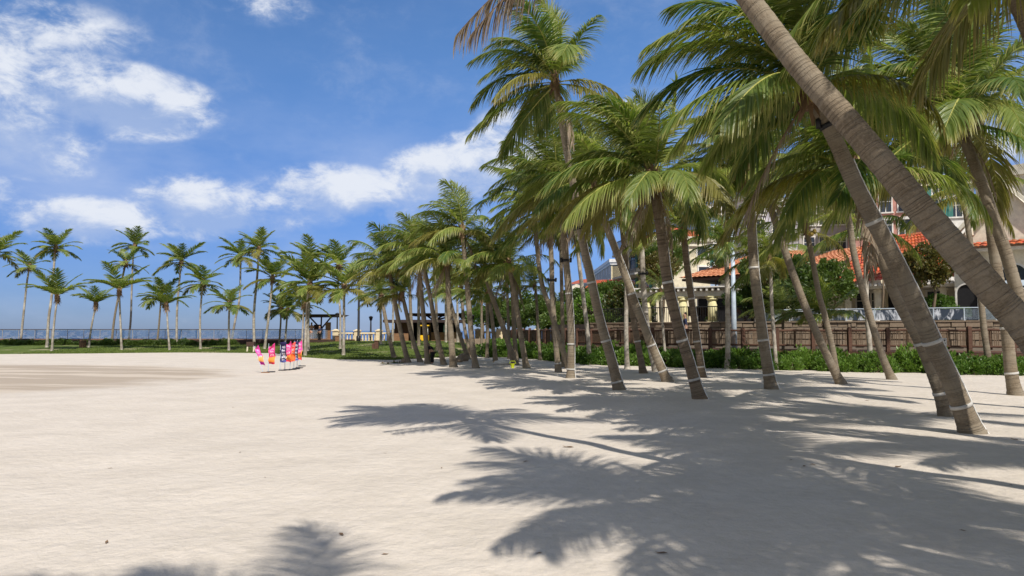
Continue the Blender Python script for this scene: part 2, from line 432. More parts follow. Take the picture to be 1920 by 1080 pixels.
# short grass blades standing on the lawn (countless)
b = MB(); rg = random.Random(3)
for i in range(26000):
    x = rg.uniform(-34, -1.5); e = yedge(x); yy = e + rg.random() ** 1.6 * 20 - .15
    if yy > 68.5: continue
    z = terr(x, yy); a = rg.uniform(0, 3.14); ww = .05; h = rg.uniform(.05, .13)
    dx, dy = math.cos(a) * ww, math.sin(a) * ww; n = len(b.v)
    b.v += [(x - dx, yy - dy, z), (x + dx, yy + dy, z), (x + rg.uniform(-.05, .05), yy, z + h)]; b.f.append((n, n + 1, n + 2))
o = b.build('grass', M['grass']); tag(o, 'short green blades of grass covering the lawn mound', 'grass', kind='stuff')
b = MB(); b.quad((-12000, 60, -2.5), (12000, 60, -2.5), (12000, 20000, -2.5), (-12000, 20000, -2.5))
b.quad((-12000, 60, -2.5), (-12000, -8000, -2.5), (-170, -8000, -2.5), (-170, 60, -2.5))
b.quad((170, -8000, -2.5), (12000, -8000, -2.5), (12000, 60, -2.5), (170, 60, -2.5))
tag(b.build('sea', M['water']), kind='structure')

# ------------------------------------------------------------------ palm fronds (bins of azimuth x elevation, wind baked in)
WIND = Vector((-1, .15, 0)).normalized()
def frond_mesh(name, azi, e0, curv, L, nl, ll, lw, seg, wind, hang, seed, mats, side_droop=.0):
    rg = np.random.RandomState(seed)
    NS = 22; t = np.linspace(0, 1, NS)
    # rachis bends down and is pushed by the wind
    d = np.array([math.cos(azi) * math.cos(e0), math.sin(azi) * math.cos(e0), math.sin(e0)])
    P = [np.zeros(3)]; D = [d.copy()]; step = L / (NS - 1); wv = np.array(WIND)
    for i in range(1, NS):
        hor = math.hypot(d[0], d[1])
        down = np.array([0, 0, -1.0])
        d = d + down * (curv / NS) * (.35 + 1.2 * t[i]) * (.35 + hor) + wv * wind * .055 * (.4 + t[i])
        d = d / np.linalg.norm(d); D.append(d.copy()); P.append(P[-1] + d * step)
    P = np.array(P); D = np.array(D)
    V = []; Fc = []; tip = []; rv = []; mi = []
    side0 = np.array([-math.sin(azi), math.cos(azi), 0])
    # rachis strip (triangular tube)
    r_ = .022 * (1 - .85 * t) * (L / 3.0) + .003
    for i in range(NS):
        up = np.cross(side0, D[i]); up /= np.linalg.norm(up) + 1e-9; up = -up if up[2] < 0 else up
        for a in (0, 2.1, 4.2):
            V.append(P[i] + (side0 * math.cos(a) + up * math.sin(a)) * r_[i] * (2.2 if i == 0 else 1)); tip.append(0); rv.append(.5)
    for i in range(NS - 1):
        for j in range(3): Fc.append((i * 3 + j, i * 3 + (j + 1) % 3, i * 3 + 3 + (j + 1) % 3, i * 3 + 3 + j)); mi.append(1)
    for sgn in (-1, 1):
        for k in range(nl):
            s = .13 + .87 * (k + rg.uniform(-.3, .3)) / nl; s = min(max(s, .1), .995)
            fi = s * (NS - 1); i = min(int(fi), NS - 2); q = fi - i
            p = P[i] * (1 - q) + P[i + 1] * q; T_ = D[i] * (1 - q) + D[i + 1] * q; T_ /= np.linalg.norm(T_)
            sd = side0 - T_ * side0.dot(T_); sd /= np.linalg.norm(sd); up = np.cross(T_, sd)
            if up[2] < 0: up = -up
            if rg.uniform() < .07: continue
            a = math.radians(28 + 34 * s + rg.uniform(-5, 5))
            ln = ll * (math.sin(math.pi * min(1, .16 + .80 * s)) ** .55) * rg.uniform(.85, 1.1) * (rg.uniform(.45, .9) if rg.uniform() < .12 else 1)
            if s < .25: ln *= .6 + 1.6 * (s - .0)
            dd = sd * sgn * math.cos(a) + T_ * math.sin(a) + up * (.30 - .2 * s)
            dd /= np.linalg.norm(dd); wid = T_ * math.cos(.3) + up * math.sin(rg.uniform(-.6, .6)); wid = wid - dd * wid.dot(dd); wid /= np.linalg.norm(wid)
            hg = hang * rg.uniform(.7, 1.25); rvv = rg.uniform(0, 1); n0 = len(V); pp = p.copy(); wn = wind * rg.uniform(.3, 1.)
            for g in range(seg + 1):
                u = g / seg; W = lw * (.55 + .45 * min(1, u * 4)) * (1 - u ** 2.2) * .5 + .0015
                V.append(pp - wid * W); V.append(pp + wid * W); tip += [u, u]; rv += [rvv, rvv]
                if g < seg:
                    dd = dd + np.array([0, 0, -1.]) * hg / seg + wv * wn * .5 / seg
                    dd /= np.linalg.norm(dd); pp = pp + dd * ln / seg
            for g in range(seg): q = n0 + 2 * g; Fc.append((q, q + 1, q + 3, q + 2)); mi.append(0)
    me = bpy.data.meshes.new(name); me.from_pydata([tuple(p) for p in V], [], Fc)
    me.materials.append(mats[0]); me.materials.append(mats[1])
    me.polygons.foreach_set('material_index', mi)
    a = me.attributes.new('tip', 'FLOAT', 'POINT'); a.data.foreach_set('value', tip)
    a = me.attributes.new('rv', 'FLOAT', 'POINT'); a.data.foreach_set('value', rv)
    return me
ELEV = [80, 66, 50, 32, 12, -12]
CURV = [.70, 1.0, 1.25, 1.4, 1.35, 1.1]
NAZ = 8
STY = dict(hi=dict(L=2.80, nl=108, ll=.92, lw=.034, seg=4, wind=.60, hang=1.25, cv=1),
           mid=dict(L=2.65, nl=62, ll=.84, lw=.044, seg=3, wind=.70, hang=1.2, cv=.85),
           far=dict(L=2.35, nl=40, ll=.80, lw=.085, seg=2, wind=.12, hang=.40, cv=.55))
FR = {}
def get_frond(sty, ei, ai, seed):
    k = (sty, ei, ai, seed)
    if k not in FR:
        p = STY[sty]
        FR[k] = frond_mesh('frond', ai * 2 * math.pi / NAZ, R(ELEV[ei] - (14 if sty == 'far' else 0)), CURV[ei] * p['cv'], p['L'], p['nl'], p['ll'], p['lw'], p['seg'], p['wind'], p['hang'] * (1.25 if ei >= 4 else 1),
                           ei * 31 + ai * 7 + seed * 101, (M['frond'], M['petiole']))
    return FR[k]
DEAD = {}
def get_dead(ai):
    if ai not in DEAD:
        DEAD[ai] = frond_mesh('dry_frond', ai * 2 * math.pi / NAZ, R(-55), 1.2, 2.1, 34, .62, .030, 3, .2, 2.4, 900 + ai, (M['frond_dead'], M['fibre']))
    return DEAD[ai]
# leaf-base boss at the top of a trunk
def boss_mesh():
    b = MB(); rg = random.Random(5)
    b.tube([(0, 0, -.45), (0, 0, -.25), (0, 0, -.05), (0, 0, .2), (0, 0, .42)], [.12, .17, .20, .15, .04], 10)
    for i in range(46):
        a = rg.uniform(0, 6.28); z0 = rg.uniform(-.4, .15); r = .15; h = rg.uniform(.15, .45); wv = .05; down = rg.random() < .55
        o_ = (.10 + rg.random() * .12)
        c, s_ = math.cos(a), math.sin(a); zz = z0 - h if down else z0 + h
        b.quad((c * r - s_ * wv, s_ * r + c * wv, z0), (c * r + s_ * wv, s_ * r - c * wv, z0), (c * (r + o_) + s_ * .01, s_ * (r + o_) - c * .01, zz), (c * (r + o_) - s_ * .01, s_ * (r + o_) + c * .01, zz))
    o = b.build('leaf_base', 'fibre', smooth=False); me = o.data; bpy.data.objects.remove(o); return me
BOSS = boss_mesh()
def nut_mesh():
    b = MB(); k = 8
    for i in range(7):
        a = i * .9; c = Vector((math.cos(a) * .13, math.sin(a) * .13, -.08 - .05 * (i % 3)))
        pts = [c + Vector((0, 0, .09 * math.cos(math.pi * j / 5))) for j in range(6)]
        b.tube(pts, [max(.006, .075 * math.sin(math.pi * j / 5)) for j in range(6)], k)
    o = b.build('coconut_bunch', 'coconut', smooth=True); me = o.data; bpy.data.objects.remove(o); return me
NUTS = nut_mesh()
def catmull(pts, step):
    P = [pts[0] * 2 - pts[1]] + pts + [pts[-1] * 2 - pts[-2]]; out = []
    for i in range(1, len(P) - 2):
        L = (P[i + 1] - P[i]).length; n = max(2, int(L / step))
        for k in range(n):
            t = k / n; a, b, c, d = P[i - 1], P[i], P[i + 1], P[i + 2]
            out.append(.5 * ((2 * b) + (c - a) * t + (2 * a - 5 * b + 4 * c - d) * t * t + (3 * b - a - 3 * c + d) * t ** 3))
    out.append(P[-2]); return out
def trunk_mesh(path, rad, k, m, og):
    v = []; f = []; uv = []; L = 0; n = len(path)
    for i, p in enumerate(path):
        td = (path[min(i + 1, n - 1)] - path[max(i - 1, 0)]).normalized()
        a = td.cross(Vector((0, 1, 0))).normalized(); b = td.cross(a)
        if i: L += (path[i] - path[i - 1]).length
        for j in range(k + 1):
            t = 2 * math.pi * j / k
            rr = rad[i] * (1 + .035 * noise.noise(Vector((math.cos(t) * 1.2, math.sin(t) * 1.2, L * 1.5))))
            v.append(tuple(p - og + (a * math.cos(t) + b * math.sin(t)) * rr)); uv.append((j / k, L))
    for i in range(n - 1):
        for j in range(k): q = i * (k + 1) + j; f.append((q, q + 1, q + k + 2, q + k + 1))
    me = bpy.data.meshes.new('trunk'); me.from_pydata(v, [], f); me.materials.append(m)
    ul = me.uv_layers.new(name='UVMap'); li = np.zeros(len(me.loops), dtype=np.int32); me.loops.foreach_get('vertex_index', li)
    ul.data.foreach_set('uv', np.array(uv)[li].ravel()); me.polygons.foreach_set('use_smooth', [True] * len(f))
    return me
PALMG = {}
def palm(label, pts, r0, r1, sty='mid', nf=20, sc=1.0, d=None, bark='bark', bands=(), rope=False, dead=0, group='palms', base3=None, pts3=None, seed=0, skip=None, yel=.12, nuts=False, bias=None, emin=0, emax=5, spot=False, step=None):
    r0 *= .78; r1 *= .74
    rg = random.Random(1000 + seed * 17 + int(pts[0][0]) if pts else seed)
    if pts3: path0 = [Vector(p) for p in pts3]; base = path0[0].copy(); base.z = terr(base.x, base.y)
    else:
        base = ghit(*pts[0]) if d is None else at(pts[0][0], pts[0][1], d)
        if d is not None: base.z = terr(base.x, base.y)
        path0 = [base] + [at(px, py, base.y) for px, py in pts[1:]]
    root = thing('palm_tree', label, 'palm tree', base, group)
    p0 = path0[0] + (path0[0] - path0[1]).normalized() * .35
    path = catmull([p0] + path0, step or (.03 if sty == 'hi' else .07 if sty == 'mid' else .45))
    L = sum((path[i + 1] - path[i]).length for i in range(len(path) - 1)); s = 0; rad = []
    for i, p in enumerate(path):
        if i: s += (path[i] - path[i - 1]).length
        t = s / L; r = r0 + (r1 - r0) * t ** .8 + r0 * .42 * math.exp(-max(0, s - .35) / .20)
        if sty != 'far': r *= 1 + .045 * (((s * 8.5 + .4 * noise.noise(Vector((s * 2, seed, 0)))) % 1.0) - .5) + .03 * noise.noise(Vector((s * 1.3, seed, 3)))
        rad.append(r)
    me = trunk_mesh(path, rad, 20 if sty == 'hi' else 12 if sty == 'mid' else 7, M[bark], base)
    inst('trunk', me, root, (0, 0, 0), wl=False)
    top = path[-1]
    inst('leaf_base', BOSS, root, top, (rg.uniform(-.1, .1), rg.uniform(-.1, .1), rg.uniform(0, 6)), sc=(r1 / .13,) * 3 if sty != 'far' else .9)
    ga = 2.39996; a0 = rg.uniform(0, 6.28); wnd = STY[sty]['wind']
    for i in range(nf):
        t = (i + .5) / nf; ei = min(emax, max(emin, int(t * 6.0 + rg.uniform(-.4, .4)))); ei = max(0, min(5, ei))
        az_ = a0 + ga * i + rg.uniform(-.2, .2)
        wa = math.atan2(WIND.y, WIND.x); az_ += (wnd * .95 if sty != 'far' else .3) * math.sin(wa - az_)
        if skip and skip(az_, ei): continue
        ai = int(round(az_ / (2 * math.pi / NAZ))); res = az_ - ai * 2 * math.pi / NAZ; ai %= NAZ
        me = get_frond(sty, ei, ai, rg.randint(0, 1) if sty == 'hi' else 0)
        s_ = sc * rg.uniform(.82, 1.12) * (.8 if ei == 0 else 1)
        fo = inst('frond', me, root, top + Vector((0, 0, .12 - .05 * ei)), (rg.uniform(-.10, .10), rg.uniform(-.10, .10), res), sc=(s_, s_, s_))
        if ei >= 4 and rg.random() < yel * 1.6: fo.material_slots[0].link = 'OBJECT'; fo.material_slots[0].material = M['frond_y']; tag(fo, 'yellowing old frond')
    for i in range(dead):
        ai = rg.randint(0, NAZ - 1); s_ = sc * rg.uniform(.7, 1.0)
        inst('dry_frond', get_dead(ai), root, top + Vector((0, 0, -.2)), (0, 0, rg.uniform(-.3, .3)), sc=(s_, s_, s_))
    if nuts: inst('coconut_bunch', NUTS, root, top + Vector((.12, -.15, -.12)), sc=1.0)
    def near(py_):     # nearest path index to a pixel row
        bi = min(range(len(path)), key=lambda i: abs((540 - F * ((path[i].z - EYE) * math.cos(PITCH) - path[i].y * math.sin(PITCH)) / (path[i].y * math.cos(PITCH) + (path[i].z - EYE) * math.sin(PITCH))) - py_))
        return bi
    for py_ in bands:
        i = near(py_); i = min(max(1, i), len(path) - 2); td = (path[i + 1] - path[i - 1]).normalized()
        def fb(b): b.tube([path[i] - td * .028, path[i] - td * .027, path[i] + td * .027, path[i] + td * .028], [rad[i] * .9, rad[i] + .014, rad[i] + .014, rad[i] * .9], 18)
        part('tape_band', 'white_tape', root, fb, True)
    if rope:
        a = []; side = Vector((.86, -.5, 0))
        for i in range(3, int(len(path) * rope)):
            a.append(path[i] + side * (rad[i] * 1.03 + .012) + Vector((0, 0, .008 * noise.noise(Vector((i * .3, 1, 2))))))
        part('rope_light', 'rope', root, lambda b: b.tube(a[::2], .011, 6), True)
    if spot:
        i = near(spot); td = (path[i + 1] - path[i - 1]).normalized()
        c = part('collar', 'black_metal', root, lambda b: b.tube([path[i] - td * .04, path[i] + td * .04], [rad[i] + .02] * 2, 16), True)
        for sx in (-1, 1):
            q = path[i] + Vector((sx * (rad[i] + .05), -.04, 0))
            part('spotlight', 'black_metal', c, lambda b: b.tube([q + Vector((0, 0, -.07)), q + Vector((0, 0, .05)), q + Vector((sx * .02, 0, .09))], [.035, .045, .03], 10), True)
    return root, path, rad
#OBJECTS
# ------------------------------------------------------------------ deck, sea railing, balustrade, pavilions (left and centre)
DY = 66.0
def deckz(x): return .75
dk = MB(); dk.box(-75, -15.2, DY, DY + 9, .55, .75); tag(dk.build('sea_deck', 'wood'), kind='structure')
b = MB(); b.box(-75, -15.2, DY - .12, DY - .003, .02, .78); tag(b.build('deck_edge', 'wood_dk'), kind='structure')
b = MB(); b.box(-75, 40, DY + .02, DY + 8.9, -3.2, .54); tag(b.build('sea_wall', 'mortar'), kind='structure')
rt = thing('glass_railing', 'long glass panel railing with a thin dark handrail along the edge of the sea deck', 'railing', (-45, DY + .5, .75))
part('handrail', 'wood_dk', rt, lambda b: b.box(-72, -16.4, DY + .45, DY + .55, 1.68, 1.735))
part('bottom_rail', 'wood_tan', rt, lambda b: b.box(-72, -16.4, DY + .42, DY + .58, .80, .88))
gm = None
for i in range(38):
    x0 = -72 + i * 1.46
    if gm is None:
        b = MB(); b.box(0, 1.40, -.012, .012, 0, .78); o = b.build('glass_panel', 'clear'); gm = o.data; bpy.data.objects.remove(o)
        b = MB(); b.box(-.016, .016, -.02, .02, 0, .92); o = b.build('post', 'grey'); pm = o.data; bpy.data.objects.remove(o)
    inst('glass_panel', gm, rt, (x0 + .03, DY + .5, .89)); inst('post', pm, rt, (x0, DY + .5, .755))
# cream balustrade
def balustrade(label, x0, x1, y, z, piers):
    r = thing('balustrade', label, 'balustrade', ((x0 + x1) / 2, y, z))
    part('plinth', 'balus', r, lambda b: b.box(x0, x1, y - .18, y + .18, z - .6, z + .22))
    part('top_rail', 'balus', r, lambda b: b.box(x0, x1, y - .16, y + .16, z + .86, z + 1.02))
    def bal(b):
        xx = x0 + .2
        while xx < x1 - .1:
            b.tube([(xx, y, z + .22), (xx, y, z + .38), (xx, y, z + .55), (xx, y, z + .86)], [.055, .10, .05, .07], 6, False); xx += .30
    tag(part('balusters', 'balus', r, bal, True), kind='stuff')
    for px in piers:
        p = part('pier', 'balus', r, lambda b: b.box(px - .28, px + .28, y - .27, y + .27, z - .6, z + 1.12))
        part('cap', 'balus', p, lambda b: (b.box(px - .36, px + .36, y - .35, y + .35, z + 1.123, z + 1.22), b.hexa([(px - .3, y - .3, z + 1.223), (px + .3, y - .3, z + 1.223), (px + .3, y + .3, z + 1.223), (px - .3, y + .3, z + 1.223), (px - .06, y - .06, z + 1.34), (px + .06, y - .06, z + 1.34), (px + .06, y + .06, z + 1.34), (px - .06, y + .06, z + 1.34)])))
    return r
balustrade('cream stone balustrade on the grass mound between the small pavilion and the long kiosk', -17.4, -11.3, 72, .42, (-17.1, -15.0, -12.9, -11.4))
balustrade('cream stone balustrade far right of the kiosk behind the palm trunks', -3.6, 2.6, 74, .5, (-3.4, -1.3, .8, 2.5))
# small pavilion
PY = 66.8
def px2x(px, Y): return at(px, 600, Y).x
x0, x1 = px2x(557, PY), px2x(640, PY)
pv = thing('pavilion', 'small dark pavilion with a thin flat roof on splayed struts beside the sea deck', 'pavilion', ((x0 + x1) / 2, PY + .8, .6))
zr = 3.05
part('roof', 'roof_dk', pv, lambda b: b.hexa([(x0 + .5, PY - 1.2, zr - .22), (x1 - .4, PY - 1.2, zr - .2), (x1 - .4, PY + 3, zr - .2), (x0 + .5, PY + 3, zr - .22), (x0, PY - 1.5, zr), (x1, PY - 1.5, zr), (x1, PY + 3.3, zr), (x0, PY + 3.3, zr)]))
xc = px2x(599, PY)
part('column', 'wood_dk', pv, lambda b: b.box(px2x(587, PY), px2x(598, PY), PY + .3, PY + .9, .6, 2.15))
part('column', 'wood_dk', pv, lambda b: b.box(px2x(598.3, PY), px2x(601, PY), PY + .5, PY + .8, .6, 2.0))
for tx in (577, 599.5, 618):
    part('strut', 'wood_dk', pv, lambda b: b.tube([(xc, PY + .6, 1.75), (px2x(tx, PY), PY + .6, zr - .2)], .07, 6))
part('screen_panel', 'wood_tan', pv, lambda b: b.box(px2x(612, PY), px2x(621.5, PY), PY - .3, PY - .15, .6, 2.35))
part('floor_slab', 'paving', pv, lambda b: b.box(x0 + .9, x1 - .2, PY - .6, PY + 3, .3, .68))
# planter cube beside it
pl = part('wooden_planter', 'wood_tan', None, lambda b: (b.box(px2x(631, 66), px2x(640, 66), 65.6, 66, .5, 1.1), b.box(px2x(630.6, 66), px2x(640.4, 66), 65.56, 66.04, 1.103, 1.16)))
tag(pl, 'orange brown wooden cube planter right of the small pavilion', 'planter')
# long kiosk with two-level roof
KY = 69.0
def K(px): return px2x(px, KY)
kk = thing('beach_kiosk', 'long dark brown kiosk with a two level flat roof behind the palm trunks', 'kiosk', (K(815), KY + 2, .6))
part('wall', 'wood', kk, lambda b: b.box(K(740), K(766), KY, KY + 4, .4, 2.34))
part('wall', 'wood_tan', kk, lambda b: b.box(K(808), K(862), KY + .2, KY + 4, .4, 1.45))
part('counter', 'wood_tan', kk, lambda b: b.box(K(739.5), K(767), KY - .45, KY - .01, .4, 1.35))
part('wall', 'dark', kk, lambda b: b.box(K(766.2), K(856), KY + 3.0, KY + 3.9, .4, 2.34))
part('lower_roof', 'roof_dk', kk, lambda b: b.box(K(722), K(872), KY - 1.2, KY + 5, 2.345, 2.60))
part('upper_roof', 'roof_dk', kk, lambda b: b.hexa([(K(768), KY - .8, 3.0), (K(864), KY - .8, 3.0), (K(864), KY + 4.5, 3.0), (K(768), KY + 4.5, 3.0), (K(764), KY - 1.3, 3.2), (K(870), KY - 1.3, 3.2), (K(870), KY + 5, 3.2), (K(764), KY + 5, 3.2)]))
for a_, c_ in ((812, 797), (812, 829), (812, 850), (790, 790)):
    part('strut', 'wood_dk', kk, lambda b: b.tube([(K(a_), KY + 1, 2.55), (K(c_), KY + 1, 3.05)], .08, 6))
for px in (788.5, 806, 833, 855):
    part('post', 'wood_dk', kk, lambda b: b.box(K(px) - .09, K(px) + .09, KY + .3, KY + .48, .4, 2.34))
wf = part('window', 'teal', kk, lambda b: b.box(K(831), K(839.5), KY + .12, KY + .18, 1.45, 2.15)); part('pane', 'lamp_white', wf, lambda b: b.box(K(832), K(838.5), KY + .08, KY + .115, 1.52, 2.08))
tag(part('shelf_unit', 'white', kk, lambda b: b.box(K(783), K(788), KY + .1, KY + .6, .5, 1.9)), None)
ym = thing('yellow_cart', 'yellow ice cream cart with a canopy standing at the kiosk front', 'cart', (K(796), KY - 1, .55))
part('body', 'yellow_p', ym, lambda b: b.box(K(788), K(806), KY - 1.4, KY - .6, .7, 1.18))
part('canopy', 'yellow_p', ym, lambda b: b.box(K(787), K(807.5), KY - 1.5, KY - .5, 2.02, 2.12))
for px in (789, 805): part('pole', 'white', ym, lambda b: b.box(K(px) - .03, K(px) + .03, KY - 1.3, KY - 1.24, 1.18, 2.02))
for px in (791, 803): part('wheel', 'black_metal', ym, lambda b: b.tube([(K(px), KY - 1.45, .66), (K(px), KY - 1.35, .66)], .16, 12))
# low pale retaining wall and path right of the kiosk
b = MB(); b.box(px2x(846, 60), px2x(920, 60), 60, 60.3, .0, .95); o = b.build('low_stone_wall', 'stone'); tag(o, 'low tan stone wall right of the kiosk at the top of the sand ramp', 'wall')
# lamp posts
def lamp(px, base_py, top_py, Y, label, r=.06, head=True, m='black_metal'):
    b0 = at(px, base_py, Y); b0.z = min(b0.z, .62); tz = at(px, top_py, Y).z; xt = b0.x
    t = thing('street_lamp', label, 'lamp post', b0, 'lamp posts')
    part('pole', m, t, lambda b: b.tube([(xt, Y, b0.z - .2), (xt, Y, b0.z + .5), (xt, Y, b0.z + .55), (xt, Y, tz)], [r * 1.7, r * 1.7, r, r * .7], 8), True)
    if head: part('lantern', m, t, lambda b: b.tube([(xt, Y, tz), (xt, Y, tz + .08), (xt, Y, tz + .38), (xt, Y, tz + .40), (xt, Y, tz + .52)], [.05, .13, .20, .26, .03], 8), True)
lamp(672, 640, 492, 64, 'tall black lamp post on the mound just left of the palm grove', .11)
lamp(695, 636, 602, 74, 'short black lamp post rising from a pier of the cream balustrade', .10)
lamp(632, 632, 596, 74, 'short black lamp post seen just right of the small pavilion roof', .09)
lamp(886, 640, 600, 70, 'short black lamp post right of the kiosk among the palm trunks', .07)

# ------------------------------------------------------------------ left litter bins, wooden deer, flags, people
def bin_(px, py, label):
    g = ghit(px, py); t = thing('litter_bin', label, 'bin', g)
    for k in range(12):
        a = k * math.pi / 6
        part('stave', 'wood_tan', t, lambda b: b.hexa([(g.x + math.cos(a + e) * r, g.y + math.sin(a + e) * r, g.z + zz) for zz in (0, .62) for e, r in ((-.22, .22), (.22, .22), (.22, .26), (-.22, .26))]))
    part('liner', 'dark', t, lambda b: b.tube([(g.x, g.y, g.z + .02), (g.x, g.y, g.z + .58)], .2, 12))
    part('hoop', 'wood_dk', t, lambda b: b.tube([(g.x, g.y, g.z + .44), (g.x, g.y, g.z + .5)], .272, 12))
bin_(155, 652, 'round slatted brown litter bin on the lawn between the short palms at left')
for px, lab in ((38, 'dark round planter bowl on the deck edge at far left'), (48, 'dark round planter bowl on the deck edge right of the first'), (112, 'dark round planter bowl on the deck edge left of the litter bin')):
    p = at(px, 636, DY - .7); z0 = .3
    tag(part('planter_bowl', 'wood_dk', None, lambda b: b.tube([(p.x, p.y, z0), (p.x, p.y, z0 + .1), (p.x, p.y, z0 + .3), (p.x, p.y, z0 + .56), (p.x, p.y, z0 + .60)], [.16, .2, .34, .38, .30], 14), True), lab, 'planter', 'planter bowls along the deck')
g = ghit(471, 661)
st = thing('wooden_stool', 'small brown wooden stand with pale yellow legs on the lawn left of the flags', 'stand', g)
part('top', 'wood_dk', st, lambda b: b.box(g.x - .30, g.x + .26, g.y - .2, g.y + .2, g.z + .45, g.z + .78))
for sx in (-.27, .2): part('leg', 'cream', st, lambda b: b.hexa([(g.x + sx - .03, g.y - .17, g.z), (g.x + sx + .07, g.y - .17, g.z), (g.x + sx + .07, g.y - .1, g.z), (g.x + sx - .03, g.y - .1, g.z), (g.x + sx, g.y - .17, g.z + .447), (g.x + sx + .1, g.y - .17, g.z + .447), (g.x + sx + .1, g.y - .1, g.z + .447), (g.x + sx, g.y - .1, g.z + .447)]))
g = ghit(706, 655)
tag(part('litter_box', 'wood', None, lambda b: (b.box(g.x - .13, g.x + .13, g.y - .13, g.y + .13, g.z, g.z + .55), b.box(g.x - .3, g.x - .15, g.y - .1, g.y + .1, g.z, g.z + .4), b.box(g.x - .16, g.x + .16, g.y - .16, g.y + .16, g.z + .553, g.z + .6))), 'small reddish post box on the mound beside a pale palm trunk', 'box')

def f_flag(kind):
    def f(t, bs, oc, m):
        uv = t.new('ShaderNodeUVMap').outputs[0]; u, v, _ = t.sep(uv)
        n = t.noise(uv, 3.5, 4, .6, 1.5)
        vv = t.m('ADD', v, t.m('MULTIPLY', t.m('SUBTRACT', n, .5), .22))
        if kind == 'pink':
            c = t.mix(t.smooth(vv, .50, .42), (.82, .07, .30), (.62, .01, .10)); c = t.mix(t.smooth(vv, .34, .28), c, (.85, .28, .05)); c = t.mix(t.smooth(vv, .12, .06), c, (.62, .02, .07))
        elif kind == 'magenta':
            c = t.mix(t.smooth(vv, .46, .40), (.80, .08, .42), (.85, .36, .10)); c = t.mix(t.smooth(vv, .20, .14), c, (.50, .02, .30))
        elif kind == 'red':
            c = t.mix(t.smooth(vv, .62, .52), (.78, .10, .06), (.82, .16, .03)); c = t.mix(t.smooth(n, .52, .58), c, (.60, .01, .06))
        else:
            c = t.mix(t.smooth(vv, .12, .05), (.022, .018, .075), (.10, .12, .35))
        # printed pale glyph blocks down the middle (too small to read)
        colm = t.m('MULTIPLY', t.m('GREATER_THAN', u, .22), t.m('LESS_THAN', u, .80))
        cell = t.m('FRACT', t.m('MULTIPLY', v, 6.0)); cm = t.m('MULTIPLY', t.m('GREATER_THAN', cell, .22), t.m('LESS_THAN', cell, .86))
        gl = t.smooth(t.noise(t.comb(t.m('MULTIPLY', u, 9), t.m('MULTIPLY', v, 30), 0), 1.0, 2, .6), .47, .52)
        rng = t.m('MULTIPLY', t.m('GREATER_THAN', v, .36 if kind != 'navy' else .1), t.m('LESS_THAN', v, .86))
        msk = t.m('MULTIPLY', t.m('MULTIPLY', colm, cm), t.m('MULTIPLY', gl, rng))
        c = t.mix(t.m('MULTIPLY', msk, .92 if kind == 'navy' else .55), c, (.80, .78, .84))
        if kind == 'navy': c = t.mix(t.m('MULTIPLY', t.smooth(n, .5, .56), t.m('MULTIPLY', t.smooth(v, .42, .38), t.smooth(v, .14, .18))), c, (.80, .62, .38))
        t.put(bs.inputs['Base Color'], c)
    return f
for k in ('pink', 'magenta', 'red', 'navy'): M['flag_' + k] = mat('printed_flag_' + k, None, .7, f_flag(k), .2)
def banner(px, base_py, kind, lean, wd, label, topw=.0, ph=0, H=2.0):
    g = ghit(px, base_py); t = thing('banner_flag', label, 'flag', g, 'upright flags standing in the sand')
    top = Vector((g.x + lean * H, g.y, g.z + H)); base = Vector((g.x, g.y, g.z + .02)); dirv = (top - base)
    part('pole', 'lamp_white', t, lambda b: b.tube([base, base + dirv * .5, top], [.014, .012, .008], 6))
    v = []; f = []; uv = []; nu, nv = 8, 26
    for j in range(nv + 1):
        s = j / nv; zf = .28 + .72 * s; p = base + dirv * zf
        for i in range(nu + 1):
            u = i / nu; W = wd
            tz = (-.30 * wd * u * 1.2) if s > .85 else 0
            slant = (s - .85) / .15 if s > .85 else 0
            bul = .05 * math.sin(u * 3.1 + s * 7 + ph) * u + .03 * math.sin(s * 15 + ph)
            v.append((p.x + W * u * .96, p.y + bul, p.z - slant * (1 - u) * wd * .9 * (1 if topw == 0 else 0) + .03 * math.sin(u * 4 + s * 9 + ph) * u)); uv.append((u, s))
    for j in range(nv):
        for i in range(nu): q = j * (nu + 1) + i; f.append((q, q + 1, q + nu + 2, q + nu + 1))
    me = bpy.data.meshes.new('cloth'); me.from_pydata([tuple(Vector(p) - g) for p in v], [], f); me.materials.append(M['flag_' + kind])
    ul = me.uv_layers.new(name='UVMap'); li = np.zeros(len(me.loops), dtype=np.int32); me.loops.foreach_get('vertex_index', li); ul.data.foreach_set('uv', np.array(uv)[li].ravel())
    me.polygons.foreach_set('use_smooth', [True] * len(f)); inst('cloth', me, t, (0, 0, 0), wl=False)
    part('base_plate', 'black_metal' if px > 500 else 'wood_tan', t, lambda b: b.box(g.x - .04, g.x + .24, g.y - .10, g.y + .12, g.z - .01, g.z + .035))
banner(493, 699, 'magenta', -.36, .20, 'magenta and orange flag leaning left, leftmost in the row on the sand', H=1.04, ph=1)
banner(503, 698, 'pink', 0, .26, 'pink and red flag standing upright on its own, second from the left', H=1.12, ph=2)
banner(525, 695, 'navy', 0, .26, 'navy flag with white print, nearest of the tight cluster', topw=1, H=1.16, ph=3)
banner(534, 694.5, 'pink', 0, .26, 'pink and crimson flag close behind the left navy flag', H=1.2, ph=.5)
banner(544, 693.5, 'red', 0, .21, 'orange red flag between the two navy flags', H=1.2, ph=4)
banner(551, 692, 'navy', 0, .19, 'narrow navy flag half hidden near the right end of the row', topw=1, H=1.2, ph=5)
banner(557, 690.5, 'pink', 0, .20, 'deep pink flag at the right end of the row', H=1.24, ph=6)
banner(562, 687, 'magenta', 0, .10, 'slim pale pink flag edge-on behind the right end of the row', H=1.2, ph=7)

